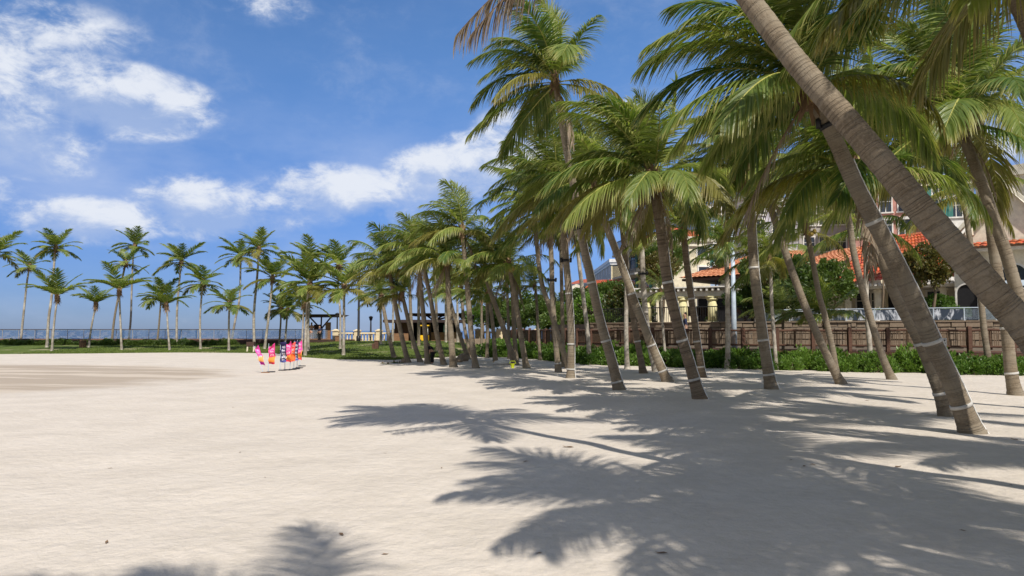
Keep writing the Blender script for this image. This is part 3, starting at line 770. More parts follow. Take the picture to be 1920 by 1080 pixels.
def skin_obj(name, joints, edges, m, parent, og, sub=1):
    me = bpy.data.meshes.new(name); me.from_pydata([tuple(Vector(j[0]) - og) for j in joints], edges, []); o = bpy.data.objects.new(name, me); COL.objects.link(o)
    o.modifiers.new('s', 'SKIN'); o.modifiers.new('b', 'SUBSURF').levels = sub; o.modifiers['b'].render_levels = sub
    if not me.skin_vertices: 
        bpy.context.view_layer.objects.active = o
    for i, j in enumerate(joints):
        sv = me.skin_vertices[0].data[i]; sv.radius = (j[1], j[1]); sv.use_root = (i == 0)
    me.materials.append(M[m]); o.parent = parent; ORG[o] = og
    # the skin modifier gives the mesh no material slot of its own beyond slot 0
    return o
def person(label, g, H, yaw, top, legs, bend=0.0, sit=False):
    t = thing('person', label, 'person', g); c, s_ = math.cos(yaw), math.sin(yaw)
    def P(x, y, z):   # x right, y forward, metres for H=1.7
        k = H / 1.7; z0 = .92
        if z > z0 and bend: dz = z - z0; y, z = y * math.cos(bend) + dz * math.sin(bend), z0 + dz * math.cos(bend) - y * math.sin(bend) * .3
        x, y, z = x * k, y * k, z * k
        return Vector((g.x + c * x - s_ * y, g.y + s_ * x + c * y, g.z + z))
    J = [(P(0, 0, .95), .13 * H / 1.7), (P(0, .01, 1.12), .115), (P(0, 0, 1.34), .135), (P(0, 0, 1.45), .06), (P(0, .02, 1.53), .075), (P(0, .03, 1.63), .095), (P(0, .02, 1.70), .05),
         (P(-.18, 0, 1.40), .055), (P(-.24, .02, 1.13), .042), (P(-.23, .12, .90), .032), (P(-.23, .15, .80), .022),
         (P(.18, 0, 1.40), .055), (P(.24, .02, 1.13), .042), (P(.23, .12, .90), .032), (P(.23, .15, .80), .022),
         (P(-.10, 0, .86), .09), (P(-.11, .03, .48), .058), (P(-.11, -.02, .07), .038), (P(-.11, .14, .03), .03),
         (P(.10, 0, .86), .09), (P(.11, .06, .48), .058), (P(.12, .02, .07), .038), (P(.12, .18, .03), .03)]
    E = [(0, 1), (1, 2), (2, 3), (3, 4), (4, 5), (5, 6), (2, 7), (7, 8), (8, 9), (9, 10), (2, 11), (11, 12), (12, 13), (13, 14), (0, 15), (15, 16), (16, 17), (17, 18), (0, 19), (19, 20), (20, 21), (21, 22)]
    skin_obj('body', J, E, 'skin', t, g)
    sh = [(J[i][0], J[i][1] + .018) for i in (0, 1, 2, 7, 8, 11, 12)]; skin_obj('shirt', sh, [(0, 1), (1, 2), (2, 3), (3, 4), (2, 5), (5, 6)], top, t, g)
    tr = [(J[i][0], J[i][1] + .018) for i in (0, 15, 16, 17, 19, 20, 21)]; skin_obj('trousers', tr, [(0, 1), (1, 2), (2, 3), (0, 4), (4, 5), (5, 6)], legs, t, g)
    hr = [(P(0, -.03, 1.60), .085), (P(0, -.01, 1.70), .085), (P(0, .03, 1.735), .06)]; skin_obj('hair', hr, [(0, 1), (1, 2)], 'hair', t, g)
    return t
g = ghit(811, 682); person('person in black clothes bending over on the sand between palm trunks', g, 1.02, 1.2, 'cloth_black', 'cloth_black', .55)
person('person in a peach shirt standing left of the small pavilion column', Vector((px2x(584.5, 66.6), 66.6, .68)), 1.62, .4, 'cloth_peach', 'cloth_peach')
person('person in dark clothes standing at the middle of the small pavilion', Vector((px2x(600, 66.2), 66.2, .68)), 1.35, 2.4, 'cloth_navy', 'cloth_black')

# ------------------------------------------------------------------ boardwalk (right) with railing of posts, rails and willow slats
BW = [(25.5, 25.2), (19.2, 28.2), (14.3, 30.8), (8.2, 33.6), (4.3, 38.0), (1.2, 46.0), (-.8, 54.0)]
def sub_poly(P, step):
    out = []
    for a, c in zip(P, P[1:]):
        L = math.hypot(c[0] - a[0], c[1] - a[1]); n = max(1, round(L / step))
        for k in range(n): out.append((a[0] + (c[0] - a[0]) * k / n, a[1] + (c[1] - a[1]) * k / n))
    return out + [P[-1]]
bw = [Vector((p.x, p.y)) for p in catmull([Vector((x, y, 0)) for x, y in BW], .5)]
# resample to even post spacing
def resample(P, s):
    out = [P[0]]; acc = 0
    for a, c in zip(P, P[1:]):
        d = (c - a).length
        while acc + d >= s:
            t = (s - acc) / d; a = a + (c - a) * t; out.append(a.copy()); d = (c - a).length; acc = 0
        acc += d
    return out
ZB, ZT = .86, 1.62
rl = thing('boardwalk_railing', 'rustic red brown wooden railing with willow slat infill along the boardwalk', 'railing', (bw[0].x, bw[0].y, ZB))
posts = resample(bw, 1.42)
def seg_frame(a, c): return frame((a.x, a.y), (c.x, c.y))
b = MB(); b2 = MB(); b3 = MB()
b.box(-.075, .075, -.075, .075, -.12, .84); b.tube([(0, 0, .84), (0, 0, .87)], [.085, .07], 8)
o = b.build('post', 'wood'); pmesh = o.data; bpy.data.objects.remove(o)
for p in posts: inst('post', pmesh, rl, (p.x, p.y, ZB), (0, 0, random.uniform(-.1, .1)), (random.uniform(.9, 1.1),) * 2 + (random.uniform(.96, 1.05),))
sl_ = MB(); rs = random.Random(9)
for a, c in zip(posts, posts[1:]):
    fr = seg_frame(c, a); L = fr.L
    part('top_rail', 'wood', rl, lambda b: b.tube([fr(.09, 0, ZT - .02), fr(L / 2, 0, ZT + rs.uniform(-.02, .02)), fr(L - .09, 0, ZT - .02)], .045, 6))
    part('bottom_rail', 'wood', rl, lambda b: b.tube([fr(.09, 0, ZB + .12), fr(L - .09, 0, ZB + .12)], .04, 6))
    part('brace', 'wood', rl, lambda b: b.fbox(fr, L * .5 - .05, L * .5 + .05, -.14, -.06, ZB, ZT + .04))
    u = .12
    while u < L - .1:
        if rs.random() < .88:
            h = rs.uniform(-.05, .05); k = rs.uniform(-.012, .012)
            w_ = rs.uniform(.011, .018)
            sl_.hexa([fr(u + d + (k if q else 0), n, z) for q, z in ((0, ZB + .13), (1, ZT - .03 + h * .3)) for d, n in ((-w_, .015), (w_, .015), (w_, -.015), (-w_, -.015))])
        u += rs.uniform(.045, .075)
tag(sl_.build('slat_infill', 'wicker', rl), kind='stuff')
# deck beam and planks
for a, c in zip(resample(bw, 2.84), resample(bw, 2.84)[1:]):
    fr = seg_frame(c, a)
    part('edge_beam', 'wood', rl, lambda b: b.fbox(fr, .01, fr.L - .01, -.05, .10, .52, .73))
dm = MB()
for a, c in zip(bw, bw[1:]):
    n = Vector((-(c - a).y, (c - a).x)).normalized(); n = -n if n.y < 0 else n
    for q in (0,): dm.quad((a.x, a.y, .74), (c.x, c.y, .74), (c.x + n.x * 3.6, c.y + n.y * 3.6, .74), (a.x + n.x * 3.6, a.y + n.y * 3.6, .74))
tag(dm.build('boardwalk', 'wood'), kind='structure')
um = MB()  # dark sheet under the boardwalk, standing in for the shade there
for a, c in zip(bw, bw[1:]):
    n = Vector((-(c - a).y, (c - a).x)).normalized(); n = -n if n.y < 0 else n
    um.quad((a.x + n.x * .5, a.y + n.y * .5, -.1), (c.x + n.x * .5, c.y + n.y * .5, -.1), (c.x + n.x * .5, c.y + n.y * .5, .73), (a.x + n.x * .5, a.y + n.y * .5, .73))
tag(um.build('boardwalk_shade_sheet', 'wood_dk'), kind='structure')
# raised restaurant terrace with its stone retaining wall
TW = [(31.0, 27.5), (21.6, 32.6), (16.2, 35.4), (9.2, 38.6), (4.6, 43.4), (2.6, 50)]
TZ = 2.0
tv = [(x, y, TZ) for x, y in TW] + [(2.6, 62, TZ), (90, 62, TZ), (90, 27.5, TZ)]
me = bpy.data.meshes.new('terrace'); me.from_pydata(tv, [], [tuple(range(len(tv)))[::-1]]); me.materials.append(M['paving']); o = bpy.data.objects.new('terrace', me); COL.objects.link(o); tag(o, kind='structure')
sw = thing('stone_wall', 'rough tan stone retaining wall below the restaurant terrace, behind the boardwalk railing', 'wall', (TW[0][0], TW[0][1], .7))
sm = []
for k in range(4):
    rr = random.Random(k); b = MB(); j = lambda a: a + rr.uniform(-.035, .035)
    b.hexa([(j(-.5), j(0), j(-.5)), (j(.5), j(0), j(-.5)), (j(.5), .3, j(-.5)), (j(-.5), .3, j(-.5)), (j(-.5), j(0), j(.5)), (j(.5), j(0), j(.5)), (j(.5), .3, j(.5)), (j(-.5), .3, j(.5))])
    # bulge
    o = b.build('stone', 'stone'); sm.append(o.data); bpy.data.objects.remove(o)
rs = random.Random(4); ns = 0
for (a, c) in zip(TW, TW[1:]):
    fr = frame(c, a)     # n points towards the beach
    part('backing', 'mortar', sw, lambda b: b.fbox(fr, 0, fr.L, -.35, -.03, .3, TZ - .002))
    if a[1] > 42: continue
    for row in range(4):
        z0 = TZ - .29 * (row + 1) + .09; u = rs.uniform(-.3, 0)
        while u < fr.L:
            wd = rs.uniform(.28, .62); u0 = max(0, u); u1 = min(fr.L, u + wd)
            if u1 - u0 > .12 and ns < 296:
                hh = rs.uniform(.22, .285); p = fr((u0 + u1) / 2, rs.uniform(-.01, .05), z0 + .10); ns += 1
                inst('stone', rs.choice(sm), sw, p, (0, 0, math.atan2(fr.d.y, fr.d.x)), ((u1 - u0) - .035, .25, hh - .02))
            u += wd
    part('coping', 'stone', sw, lambda b: b.fbox(fr, .005, fr.L - .005, -.35, .07, TZ + .002, TZ + .06))

# ------------------------------------------------------------------ building helpers
def tile_roof(parent, m, a, b_, c, d, pitch=.24, name='roof', rows=.36):
    """barrel tiles over the quad a(eave left) b(eave right) c(ridge right) d(ridge left)"""
    a, b_, c, d = map(Vector, (a, b_, c, d)); W = (b_ - a).length; H = ((d - a).length + (c - b_).length) / 2
    n = (b_ - a).cross(d - a).normalized(); n = -n if n.z < 0 else n
    nu = max(4, int(W / pitch)) * 4; nr = max(2, int(H / rows)); v = []; f = []
    for r in range(nr):
        for q in (0, 1):
            s = (r + q) / nr
            for i in range(nu + 1):
                u = i / nu; p = (a * (1 - u) + b_ * u) * (1 - s) + (d * (1 - u) + c * u) * s
                v.append(tuple(p + n * (.055 * abs(math.sin(math.pi * i / 4)) + (.045 if q == 0 else .0) + .02)))
    for r in range(nr):
        o0 = r * 2 * (nu + 1)
        for i in range(nu): f.append((o0 + i, o0 + i + 1, o0 + nu + 2 + i, o0 + nu + 1 + i))
        if r: 
            p0 = o0 - (nu + 1)
            for i in range(nu): f.append((p0 + i, p0 + i + 1, o0 + i + 1, o0 + i))
    mb = MB(); mb.v = v; mb.f = f; o = mb.build(name, m, parent)
    return o
def window(root, fr, u, z, w_, h, shut=None, fm='white', arch=False, sill=True, bars=True):
    f_ = part('window', fm, root, lambda b: (b.fbox(fr, u - w_ / 2 - .10, u - w_ / 2, -.05, .06, z, z + h), b.fbox(fr, u + w_ / 2, u + w_ / 2 + .10, -.05, .06, z, z + h),
              b.fbox(fr, u - w_ / 2 - .10, u + w_ / 2 + .10, -.05, .07, z + h + .001, z + h + .12)))
    part('pane', 'pane', f_, lambda b: b.fbox(fr, u - w_ / 2 + .002, u + w_ / 2 - .002, -.02, .012, z, z + h))
    if bars: part('glazing_bar', fm, f_, lambda b: (b.fbox(fr, u - .025, u + .025, .015, .035, z + .01, z + h - .01), b.fbox(fr, u - w_ / 2 + .01, u + w_ / 2 - .01, .015, .030, z + h * .62, z + h * .62 + .04)))
    if sill: part('sill', fm, f_, lambda b: b.fbox(fr, u - w_ / 2 - .16, u + w_ / 2 + .16, -.02, .12, z - .10, z - .002))
    if shut:
        for sx in (-1, 1): part('shutter', shut, f_, lambda b: b.fbox(fr, u + sx * (w_ / 2 + .11) + (0 if sx > 0 else -w_ * .5), u + sx * (w_ / 2 + .11) + (w_ * .5 if sx > 0 else 0), .065, .11, z, z + h))
def arch_part(root, fr, u, z, w_, h, m_in='pane', trim='white', depth=.09):
    r = w_ / 2; pts = [(u - r, z)] + [(u - r * math.cos(math.pi * k / 12), z + h - r + r * math.sin(math.pi * k / 12)) for k in range(13)] + [(u + r, z)]
    def fi(b):
        n = len(b.v); b.v += [tuple(fr(x, .02, zz)) for x, zz in pts]; b.f.append(tuple(range(n, n + len(pts))))
    o = part('arched_opening', m_in, root, fi)
    def ft(b):
        for (x0_, z0_), (x1_, z1_) in zip(pts, pts[1:]):
            k = 1.16; cx, cz = u, z + h - r
            o0 = (cx + (x0_ - cx) * k, cz + (z0_ - cz) * k if z0_ > cz else z0_); o1 = (cx + (x1_ - cx) * k, cz + (z1_ - cz) * k if z1_ > cz else z1_)
            b.hexa([fr(x0_, depth, z0_), fr(x1_, depth, z1_), fr(x1_, -.01, z1_), fr(x0_, -.01, z0_), fr(o0[0], depth, o0[1]), fr(o1[0], depth, o1[1]), fr(o1[0], -.01, o1[1]), fr(o0[0], -.01, o0[1])])
    part('arch_trim', trim, o, ft)
def block(label, pL, pR, dep, z0, z1, m, cornice='white', name='apartment_block', roofm=None, ch=.35, cat='building'):
    fr = frame(pL, pR); root = thing(name, label, cat, (pL[0], pL[1], z0))
    part('wall', m, root, lambda b: b.fbox(fr, 0, fr.L, -dep, 0, z0, z1))
    if cornice:
        part('cornice', cornice, root, lambda b: (b.fbox(fr, -.35, fr.L + .35, -dep - .35, .35, z1 + .002, z1 + ch), b.fbox(fr, -.18, fr.L + .18, -dep - .18, .18, z1 - .35, z1 - .001)))
    if roofm: part('roof', roofm, root, lambda b: b.hexa([fr(-.3, .3, z1 + ch + .002), fr(fr.L + .3, .3, z1 + ch + .002), fr(fr.L + .3, -dep - .3, z1 + ch + .002), fr(-.3, -dep - .3, z1 + ch + .002), fr(1.6, -2, z1 + ch + 1), fr(fr.L - 1.6, -2, z1 + ch + 1), fr(fr.L - 1.6, -dep + 2, z1 + ch + 1), fr(1.6, -dep + 2, z1 + ch + 1)]))
    sfr = frame(fr(0, -dep, 0)[:2], fr(0, 0, 0)[:2])   # left hand side wall, seen in shade
    return root, fr, sfr
def P2(px, Y): q = at(px, 600, Y); return (q.x, q.y)
def Z(py, Y): return at(960, py, Y).z
# cream block with the tiled edge behind the pergola
r_, fr, sf = block('tall cream block with a red tiled roof edge above the white pergola', P2(1231, 54), P2(1333, 54.6), 8, TZ, Z(452, 54), 'cream', 'cream2', roofm='tile')
for u, py in ((fr.L * .86, 480), (fr.L * .88, 520), (fr.L * .3, 500)): window(r_, fr, u, Z(py, 54), .8, .8, bars=False)
for k in range(2):
    for zz in (Z(505, 60), Z(555, 60), Z(590, 60)): window(r_, sf, sf.L - 2 - k * 3.4, zz, 1.2, 1.6, 'teal')
# balconies on its shaded face
for zz in (Z(520, 60), Z(478, 60)):
    bl = part('balcony', 'grey', r_, lambda b: b.fbox(sf, sf.L - 7, sf.L - 1, .02, 1.3, zz - .15, zz)); part('balcony_rail', 'black_metal', bl, lambda b: [b.fbox(sf, sf.L - 7 + i * .25, sf.L - 7 + i * .25 + .04, 1.22, 1.26, zz + .002, zz + .95) for i in range(25)] + [b.fbox(sf, sf.L - 7, sf.L - 1, 1.2, 1.28, zz + .952, zz + 1.0)])
r_, fr, sf = block('pale blue block with teal shutters beside the cream block', P2(1332, 62), P2(1402, 63), 9, TZ, Z(395, 62), 'blue', 'white')
for u in (fr.L * .22, fr.L * .72):
    for py in (497, 455): window(r_, fr, u, Z(py, 62), .7, 1.35, 'teal')
r_, fr, sf = block('lilac grey block seen through the crowns right of the blue block', P2(1403, 60), P2(1500, 62), 9, TZ, Z(375, 60), 'lilac', 'white')
for u in (1.2, 2.6, 3.9):
    for py in (495, 440, 400): window(r_, fr, u * fr.L / 4.6, Z(py, 60), .8, 1.3)
r_, fr, sf = block('grey white block between the lilac block and the pink block', P2(1501, 62), P2(1600, 61), 9, TZ, Z(365, 61), 'grey', 'white')
for u in (.2, .5, .8):
    for py in (470, 420, 385): window(r_, fr, u * fr.L, Z(py, 61), .8, 1.2)
r_, fr, sf = block('pink block with white framed windows behind the red tiled house', P2(1596, 56), P2(1737, 54), 9, TZ, Z(348, 55), 'pink', 'white')
for px in (1610, 1632, 1668, 1703):
    for py in (442, 398): window(r_, fr, (px - 1596) / 141 * fr.L, Z(py, 55), .75, 1.25)
part('ledge', 'white', r_, lambda b: b.fbox(fr, 0, fr.L, .01, .22, Z(400, 55) - .55, Z(400, 55) - .35))
part('chimney', 'pink', r_, lambda b: b.fbox(fr, fr.L * .9, fr.L * .9 + .7, -1.4, -.6, Z(348, 55) + .36, Z(318, 55)))
r_, fr, sf = block('white block with teal shutters left of the big white house', P2(1738, 53), P2(1835, 52), 9, TZ, Z(335, 52), 'white', 'cream2')
for px in (1768, 1800):
    for py in (405, 365): window(r_, fr, (px - 1738) / 97 * fr.L, Z(py, 52), .75, 1.3, 'teal')
r_, fr, sf = block('tall cream building with a heavy cornice at the right edge of the picture', P2(1838, 52), P2(2080, 46), 12, TZ, Z(330, 50), 'cream2', 'cream2', ch=.7)
for px in (1880, 1940): window(r_, fr, (px - 1838) / 242 * fr.L, Z(420, 50), 1.0, 1.6)
# far blocks up the shore, yellow one's long face painted grey for its shade
r_, fr, sf = block('distant yellow block with rows of small windows up the shore, shaded face painted grey', P2(1147, 112), P2(1176, 112), 26, 0, Z(492, 112), 'yellow', 'white', ch=.5)
part('painted_shade_sheet', 'grey', r_, lambda b: b.fbox(sf, .01, sf.L - .01, .002, .06, .1, Z(492, 112) - .5))
for k in range(7):
    for zz in (Z(512, 112), Z(545, 112)): window(r_, frame((sf(0, .065, 0)[0], sf(0, .065, 0)[1]), (sf(sf.L, .065, 0)[0], sf(sf.L, .065, 0)[1])), sf.L - 2 - k * 3.4, zz, 1.0, 1.9, sill=False, bars=False)
window(r_, fr, fr.L * .3, Z(545, 112), .8, 1.4, bars=False)
r_, fr, sf = block('distant grey block beside the cream block, left of its balconies', P2(1181, 92), P2(1214, 90), 14, 0, Z(478, 92), 'grey', 'grey', roofm='wood')
for u in (.25, .55, .85):
    for zz in (Z(500, 92), Z(530, 92)): window(r_, fr, fr.L * u, zz, .8, 1.6, sill=False, bars=False)
r_, fr, sf = block('farthest low grey block with a red roof at the end of the row', P2(1062, 150), P2(1112, 140), 16, 0, Z(535, 145), 'grey', 'grey', roofm='tile')
for u in (.2, .4, .6, .8): window(r_, fr, fr.L * u, Z(555, 145), 1.1, 1.8, sill=False, bars=False)
# red-roofed hall in the middle distance
Y = 62; r_ = thing('red_roof_hall', 'low hall with a plain red gabled roof behind the bushes', 'building', (at(1100, 600, Y).x, Y, 1))
frh = frame(P2(1096, 62), P2(1200, 61.5))
part('wall', 'wood', r_, lambda b: b.fbox(frh, 0, frh.L, -5, 0, .5, Z(540, Y)))
part('gable', 'greenish', r_, lambda b: b.hexa([frh(-.05, .05, .5), frh(.9, .05, .5), frh(.9, .01, .5), frh(-.05, .01, .5), frh(-.05, .05, Z(550, Y)), frh(.9, .05, Z(535, Y)), frh(.9, .01, Z(535, Y)), frh(-.05, .01, Z(550, Y))]))
tile_roof(r_, 'tile', frh(-.4, .6, Z(548, Y)), frh(frh.L + .4, .6, Z(548, Y)), frh(frh.L, -3, Z(520, Y)), frh(.9, -3, Z(522, Y)))
r_, fr, sf = block('small white gabled lodge left of the red roofed hall', P2(1070, 70), P2(1092, 70), 4, 1, Z(545, 70), 'white', 'white', name='lodge', ch=.15)
part('gable_roof', 'cream2', r_, lambda b: b.hexa([fr(-.4, .3, Z(545, 70) + .16), fr(fr.L + .4, .3, Z(545, 70) + .16), fr(fr.L + .4, -4, Z(545, 70) + .16), fr(-.4, -4, Z(545, 70) + .16), fr(fr.L / 2 - .05, .3, Z(533, 70)), fr(fr.L / 2 + .05, .3, Z(533, 70)), fr(fr.L / 2 + .05, -4, Z(533, 70)), fr(fr.L / 2 - .05, -4, Z(533, 70))]))

# pergola with round columns (white)
pg = thing('pergola', 'white pergola on round cream columns at the restaurant terrace', 'pergola', (at(1280, 600, 41).x, 41, TZ))
fp = frame(P2(1196, 42.5), P2(1352, 40.2)); zb = Z(556, 41)
part('beam', 'white', pg, lambda b: b.fbox(fp, -.2, fp.L + .2, -.16, .16, zb, zb + .28))
part('beam', 'white', pg, lambda b: b.fbox(fp, -.2, fp.L + .2, -3.2, -2.9, zb, zb + .28))
for k in range(16): part('rafter', 'white', pg, lambda b: b.fbox(fp, k * fp.L / 15 - .05, k * fp.L / 15 + .05, -3.6, .5, zb + .283, zb + .45))
part('roof_board', 'white', pg, lambda b: b.fbox(fp, -.4, fp.L + .4, -3.6, .55, zb + .453, zb + .52))
for px in (1213, 1283, 1337):
    u = (px - 1196) / 156 * fp.L; q = fp(u, 0, TZ); h = zb - TZ
    c_ = part('column', 'colcream', pg, lambda b: b.tube([(q[0], q[1], TZ + .12), (q[0], q[1], TZ + .8), (q[0], q[1], zb - .25)], [.27, .27, .22], 14), True)
    part('base', 'colcream', c_, lambda b: b.tube([(q[0], q[1], TZ + .003), (q[0], q[1], TZ + .06), (q[0], q[1], TZ + .118)], [.38, .36, .30], 14))
    part('capital', 'colcream', c_, lambda b: (b.tube([(q[0], q[1], zb - .25), (q[0], q[1], zb - .18), (q[0], q[1], zb - .06)], [.24, .32, .28], 14), b.box(q[0] - .33, q[0] + .33, q[1] - .3, q[1] + .3, zb - .06, zb - .003)))
# restaurant with orange roof and arches
rr_ = thing('restaurant', 'greenish cream restaurant with white trimmed arches and an orange hipped roof', 'building', (at(1400, 600, 44).x, 44, TZ))
fc = frame(P2(1296, 46.5), P2(1500, 42.0)); ze = Z(523, 44)
part('wall', 'greenish', rr_, lambda b: b.fbox(fc, fc.L * .30, fc.L, -7, 0, TZ, ze))
part('wall', 'blue', rr_, lambda b: b.fbox(fc, 0, fc.L * .30 - .01, -7, -.8, TZ, ze - .3))
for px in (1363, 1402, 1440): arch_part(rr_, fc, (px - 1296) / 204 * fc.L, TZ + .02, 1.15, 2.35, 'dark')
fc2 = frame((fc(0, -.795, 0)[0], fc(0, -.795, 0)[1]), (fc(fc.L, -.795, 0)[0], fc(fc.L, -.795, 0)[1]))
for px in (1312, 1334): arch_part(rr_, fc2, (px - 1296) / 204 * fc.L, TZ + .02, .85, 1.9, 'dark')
for px in (1310, 1322, 1333):     # three round emblems on the wall under the pergola
    u = (px - 1296) / 204 * fc.L; part('wall_emblem', 'grey', rr_, lambda b: b.tube([fc2(u, .01, TZ + 2.15), fc2(u, .05, TZ + 2.15)], .16, 12))
part('eave', 'wood_dk', rr_, lambda b: b.fbox(fc, -.2, fc.L + .5, -7.4, .75, ze, ze + .14))
zr2 = Z(476, 47)
tile_roof(rr_, 'tile_or', fc(-.3, .9, ze + .15), fc(fc.L + .6, .9, ze + .15), fc(fc.L - .5, -3.3, zr2), fc(fc.L * .45, -3.3, zr2), pitch=.3)
tile_roof(rr_, 'tile_or', fc(-.3, -7.5, ze + .15), fc(-.3, .9, ze + .15), fc(fc.L * .45, -3.3, zr2), fc(fc.L * .45 - .01, -3.4, zr2), pitch=.3)
# right hand orange roof
ro = thing('orange_roof_pavilion', 'low cream building with a faded orange roof left of the red tiled house', 'building', (at(1510, 600, 45).x, 45, TZ))
fo_ = frame(P2(1502, 44), P2(1582, 42)); z1_ = Z(500, 43)
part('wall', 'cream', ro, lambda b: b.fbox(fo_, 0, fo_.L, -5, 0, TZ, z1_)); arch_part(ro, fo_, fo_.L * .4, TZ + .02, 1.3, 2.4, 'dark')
tile_roof(ro, 'tile_or', fo_(-.4, .7, z1_ + .02), fo_(fo_.L + .3, .7, z1_ + .02), fo_(fo_.L - .1, -3, Z(466, 45)), fo_(.6, -3, Z(470, 45)), pitch=.3)
# red tiled house with porch
rh = thing('red_tiled_house', 'cream house with a bright red barrel tile roof and a columned porch', 'house', (at(1690, 600, 41).x, 41, TZ))
fh = frame(P2(1586, 41.5), P2(1790, 38.5)); ze = Z(530, 40)
part('wall', 'cream2', rh, lambda b: b.fbox(fh, 0, fh.L, -7, -1.9, TZ, ze - .02))
part('eave', 'white', rh, lambda b: b.fbox(fh, -.3, fh.L + .3, -1.88, .55, ze - .30, ze - .06))
for k in range(26): part('dentil', 'white', rh, lambda b: b.fbox(fh, k * fh.L / 25 - .09, k * fh.L / 25 + .06, .553, .78, ze - .18, ze - .02))
for px in (1592, 1651, 1715, 1772):
    u = (px - 1586) / 204 * fh.L; part('porch_column', 'cream2', rh, lambda b: (b.fbox(fh, u - .15, u + .15, -.15, .15, TZ + .002, ze - .302), b.fbox(fh, u - .21, u + .21, -.21, .21, ze - .45, ze - .38)))
dr = part('door', 'dark', rh, lambda b: b.fbox(fh, (1660 - 1586) / 204 * fh.L, (1675 - 1586) / 204 * fh.L, -1.898, -1.86, TZ, TZ + 1.75))
part('door_frame', 'cream', dr, lambda b: (b.fbox(fh, (1657 - 1586) / 204 * fh.L, (1660 - 1586) / 204 * fh.L, -1.897, -1.80, TZ, TZ + 1.75), b.fbox(fh, (1675 - 1586) / 204 * fh.L, (1678 - 1586) / 204 * fh.L, -1.897, -1.80, TZ, TZ + 1.75)))
fh2 = frame((fh(0, -1.89, 0)[0], fh(0, -1.89, 0)[1]), (fh(fh.L, -1.89, 0)[0], fh(fh.L, -1.89, 0)[1]))
for px in (1610, 1632, 1705, 1750): window(rh, fh2, (px - 1586) / 204 * fh.L, TZ + .55, .7, 1.2)
zrg = Z(449, 43)
tile_roof(rh, 'tile', fh(-.4, .85, ze), fh(fh.L + .35, .85, ze + .1), fh(fh.L * .80, -3.6, zrg + .25), fh(fh.L * .10, -3.6, zrg), pitch=.26)
tile_roof(rh, 'tile', fh(fh.L + .35, .85, ze + .1), fh(fh.L + .35, -7.4, ze + .1), fh(fh.L * .80 + .01, -3.7, zrg + .25), fh(fh.L * .80, -3.6, zrg + .25), pitch=.26)
part('ridge', 'tile', rh, lambda b: (b.tube([fh(fh.L * .10, -3.6, zrg + .06), fh(fh.L * .80, -3.6, zrg + .31)], .11, 8), b.tube([fh(fh.L * .80, -3.6, zrg + .31), fh(fh.L + .35, .85, ze + .18)], .10, 8)))
# big white gabled house at the right edge
wh = thing('gabled_house', 'cream gabled house with a red tiled eave and an arched window at the right edge', 'house', (at(1850, 600, 38).x, 38, TZ))
fw = frame(P2(1792, 37.5), P2(2060, 33.5)); zs = Z(458, 37); zg = Z(385, 37)
part('wall', 'cream2', wh, lambda b: b.fbox(fw, 0, fw.L, -7, 0, TZ, zs))
g0 = fw.L * .0; gt = fw.L * .40
def gable(b):
    q = [fw(0, 0, zs), fw(gt * 2, 0, zs), fw(gt, 0, zg + .8), fw(0, -6, zs), fw(gt * 2, -6, zs), fw(gt, -6, zg + .8)]
    b.v += [tuple(p) for p in q]; b.f += [(0, 1, 2), (3, 5, 4), (0, 2, 5, 3), (1, 4, 5, 2)]
part('gable_wall', 'cream2', wh, gable)
def rake(b):
    for s0, s1 in ((-.3, gt), (gt * 2 + .3, gt)):
        b.hexa([fw(s0, .35, zs - .1), fw(s1, .35, zg + .8), fw(s1, -.02, zg + .8), fw(s0, -.02, zs - .1), fw(s0, .35, zs + .14), fw(s1, .35, zg + 1.04), fw(s1, -.02, zg + 1.04), fw(s0, -.02, zs + .14)])
part('rake_moulding', 'cream2', wh, rake)
for k, (s, zz) in enumerate(((.35, .35), (.62, .62))):
    part('bracket', 'cream2', wh, lambda b: b.fbox(fw, gt * s - .15, gt * s + .15, .02, .42, zs + (zg + .8 - zs) * zz - .55, zs + (zg + .8 - zs) * zz - .2))
tile_roof(wh, 'tile', fw(fw.L * .12, .75, zs - .28), fw(fw.L, .75, zs - .28), fw(fw.L, .04, zs + .02), fw(fw.L * .12, .04, zs + .02), pitch=.28, name='tiled_eave')
part('string_course', 'cream2', wh, lambda b: b.fbox(fw, fw.L * .12, fw.L, .01, .6, zs - .45, zs - .3))
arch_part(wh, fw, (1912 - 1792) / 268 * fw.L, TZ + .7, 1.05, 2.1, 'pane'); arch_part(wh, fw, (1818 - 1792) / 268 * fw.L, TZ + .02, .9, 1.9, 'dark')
part('glazing_bar', 'white', wh, lambda b: (b.fbox(fw, (1892 - 1792) / 268 * fw.L, (1932 - 1792) / 268 * fw.L, .03, .06, TZ + 1.6, TZ + 1.66)))
aw = part('awning', 'lamp_white', wh, lambda b: b.hexa([fw(1.5, .02, TZ + 2.0), fw(3.1, .02, TZ + 2.0), fw(3.1, .9, TZ + 1.7), fw(1.5, .9, TZ + 1.7), fw(1.5, .02, TZ + 2.05), fw(3.1, .02, TZ + 2.05), fw(3.1, .9, TZ + 1.75), fw(1.5, .9, TZ + 1.75)]))
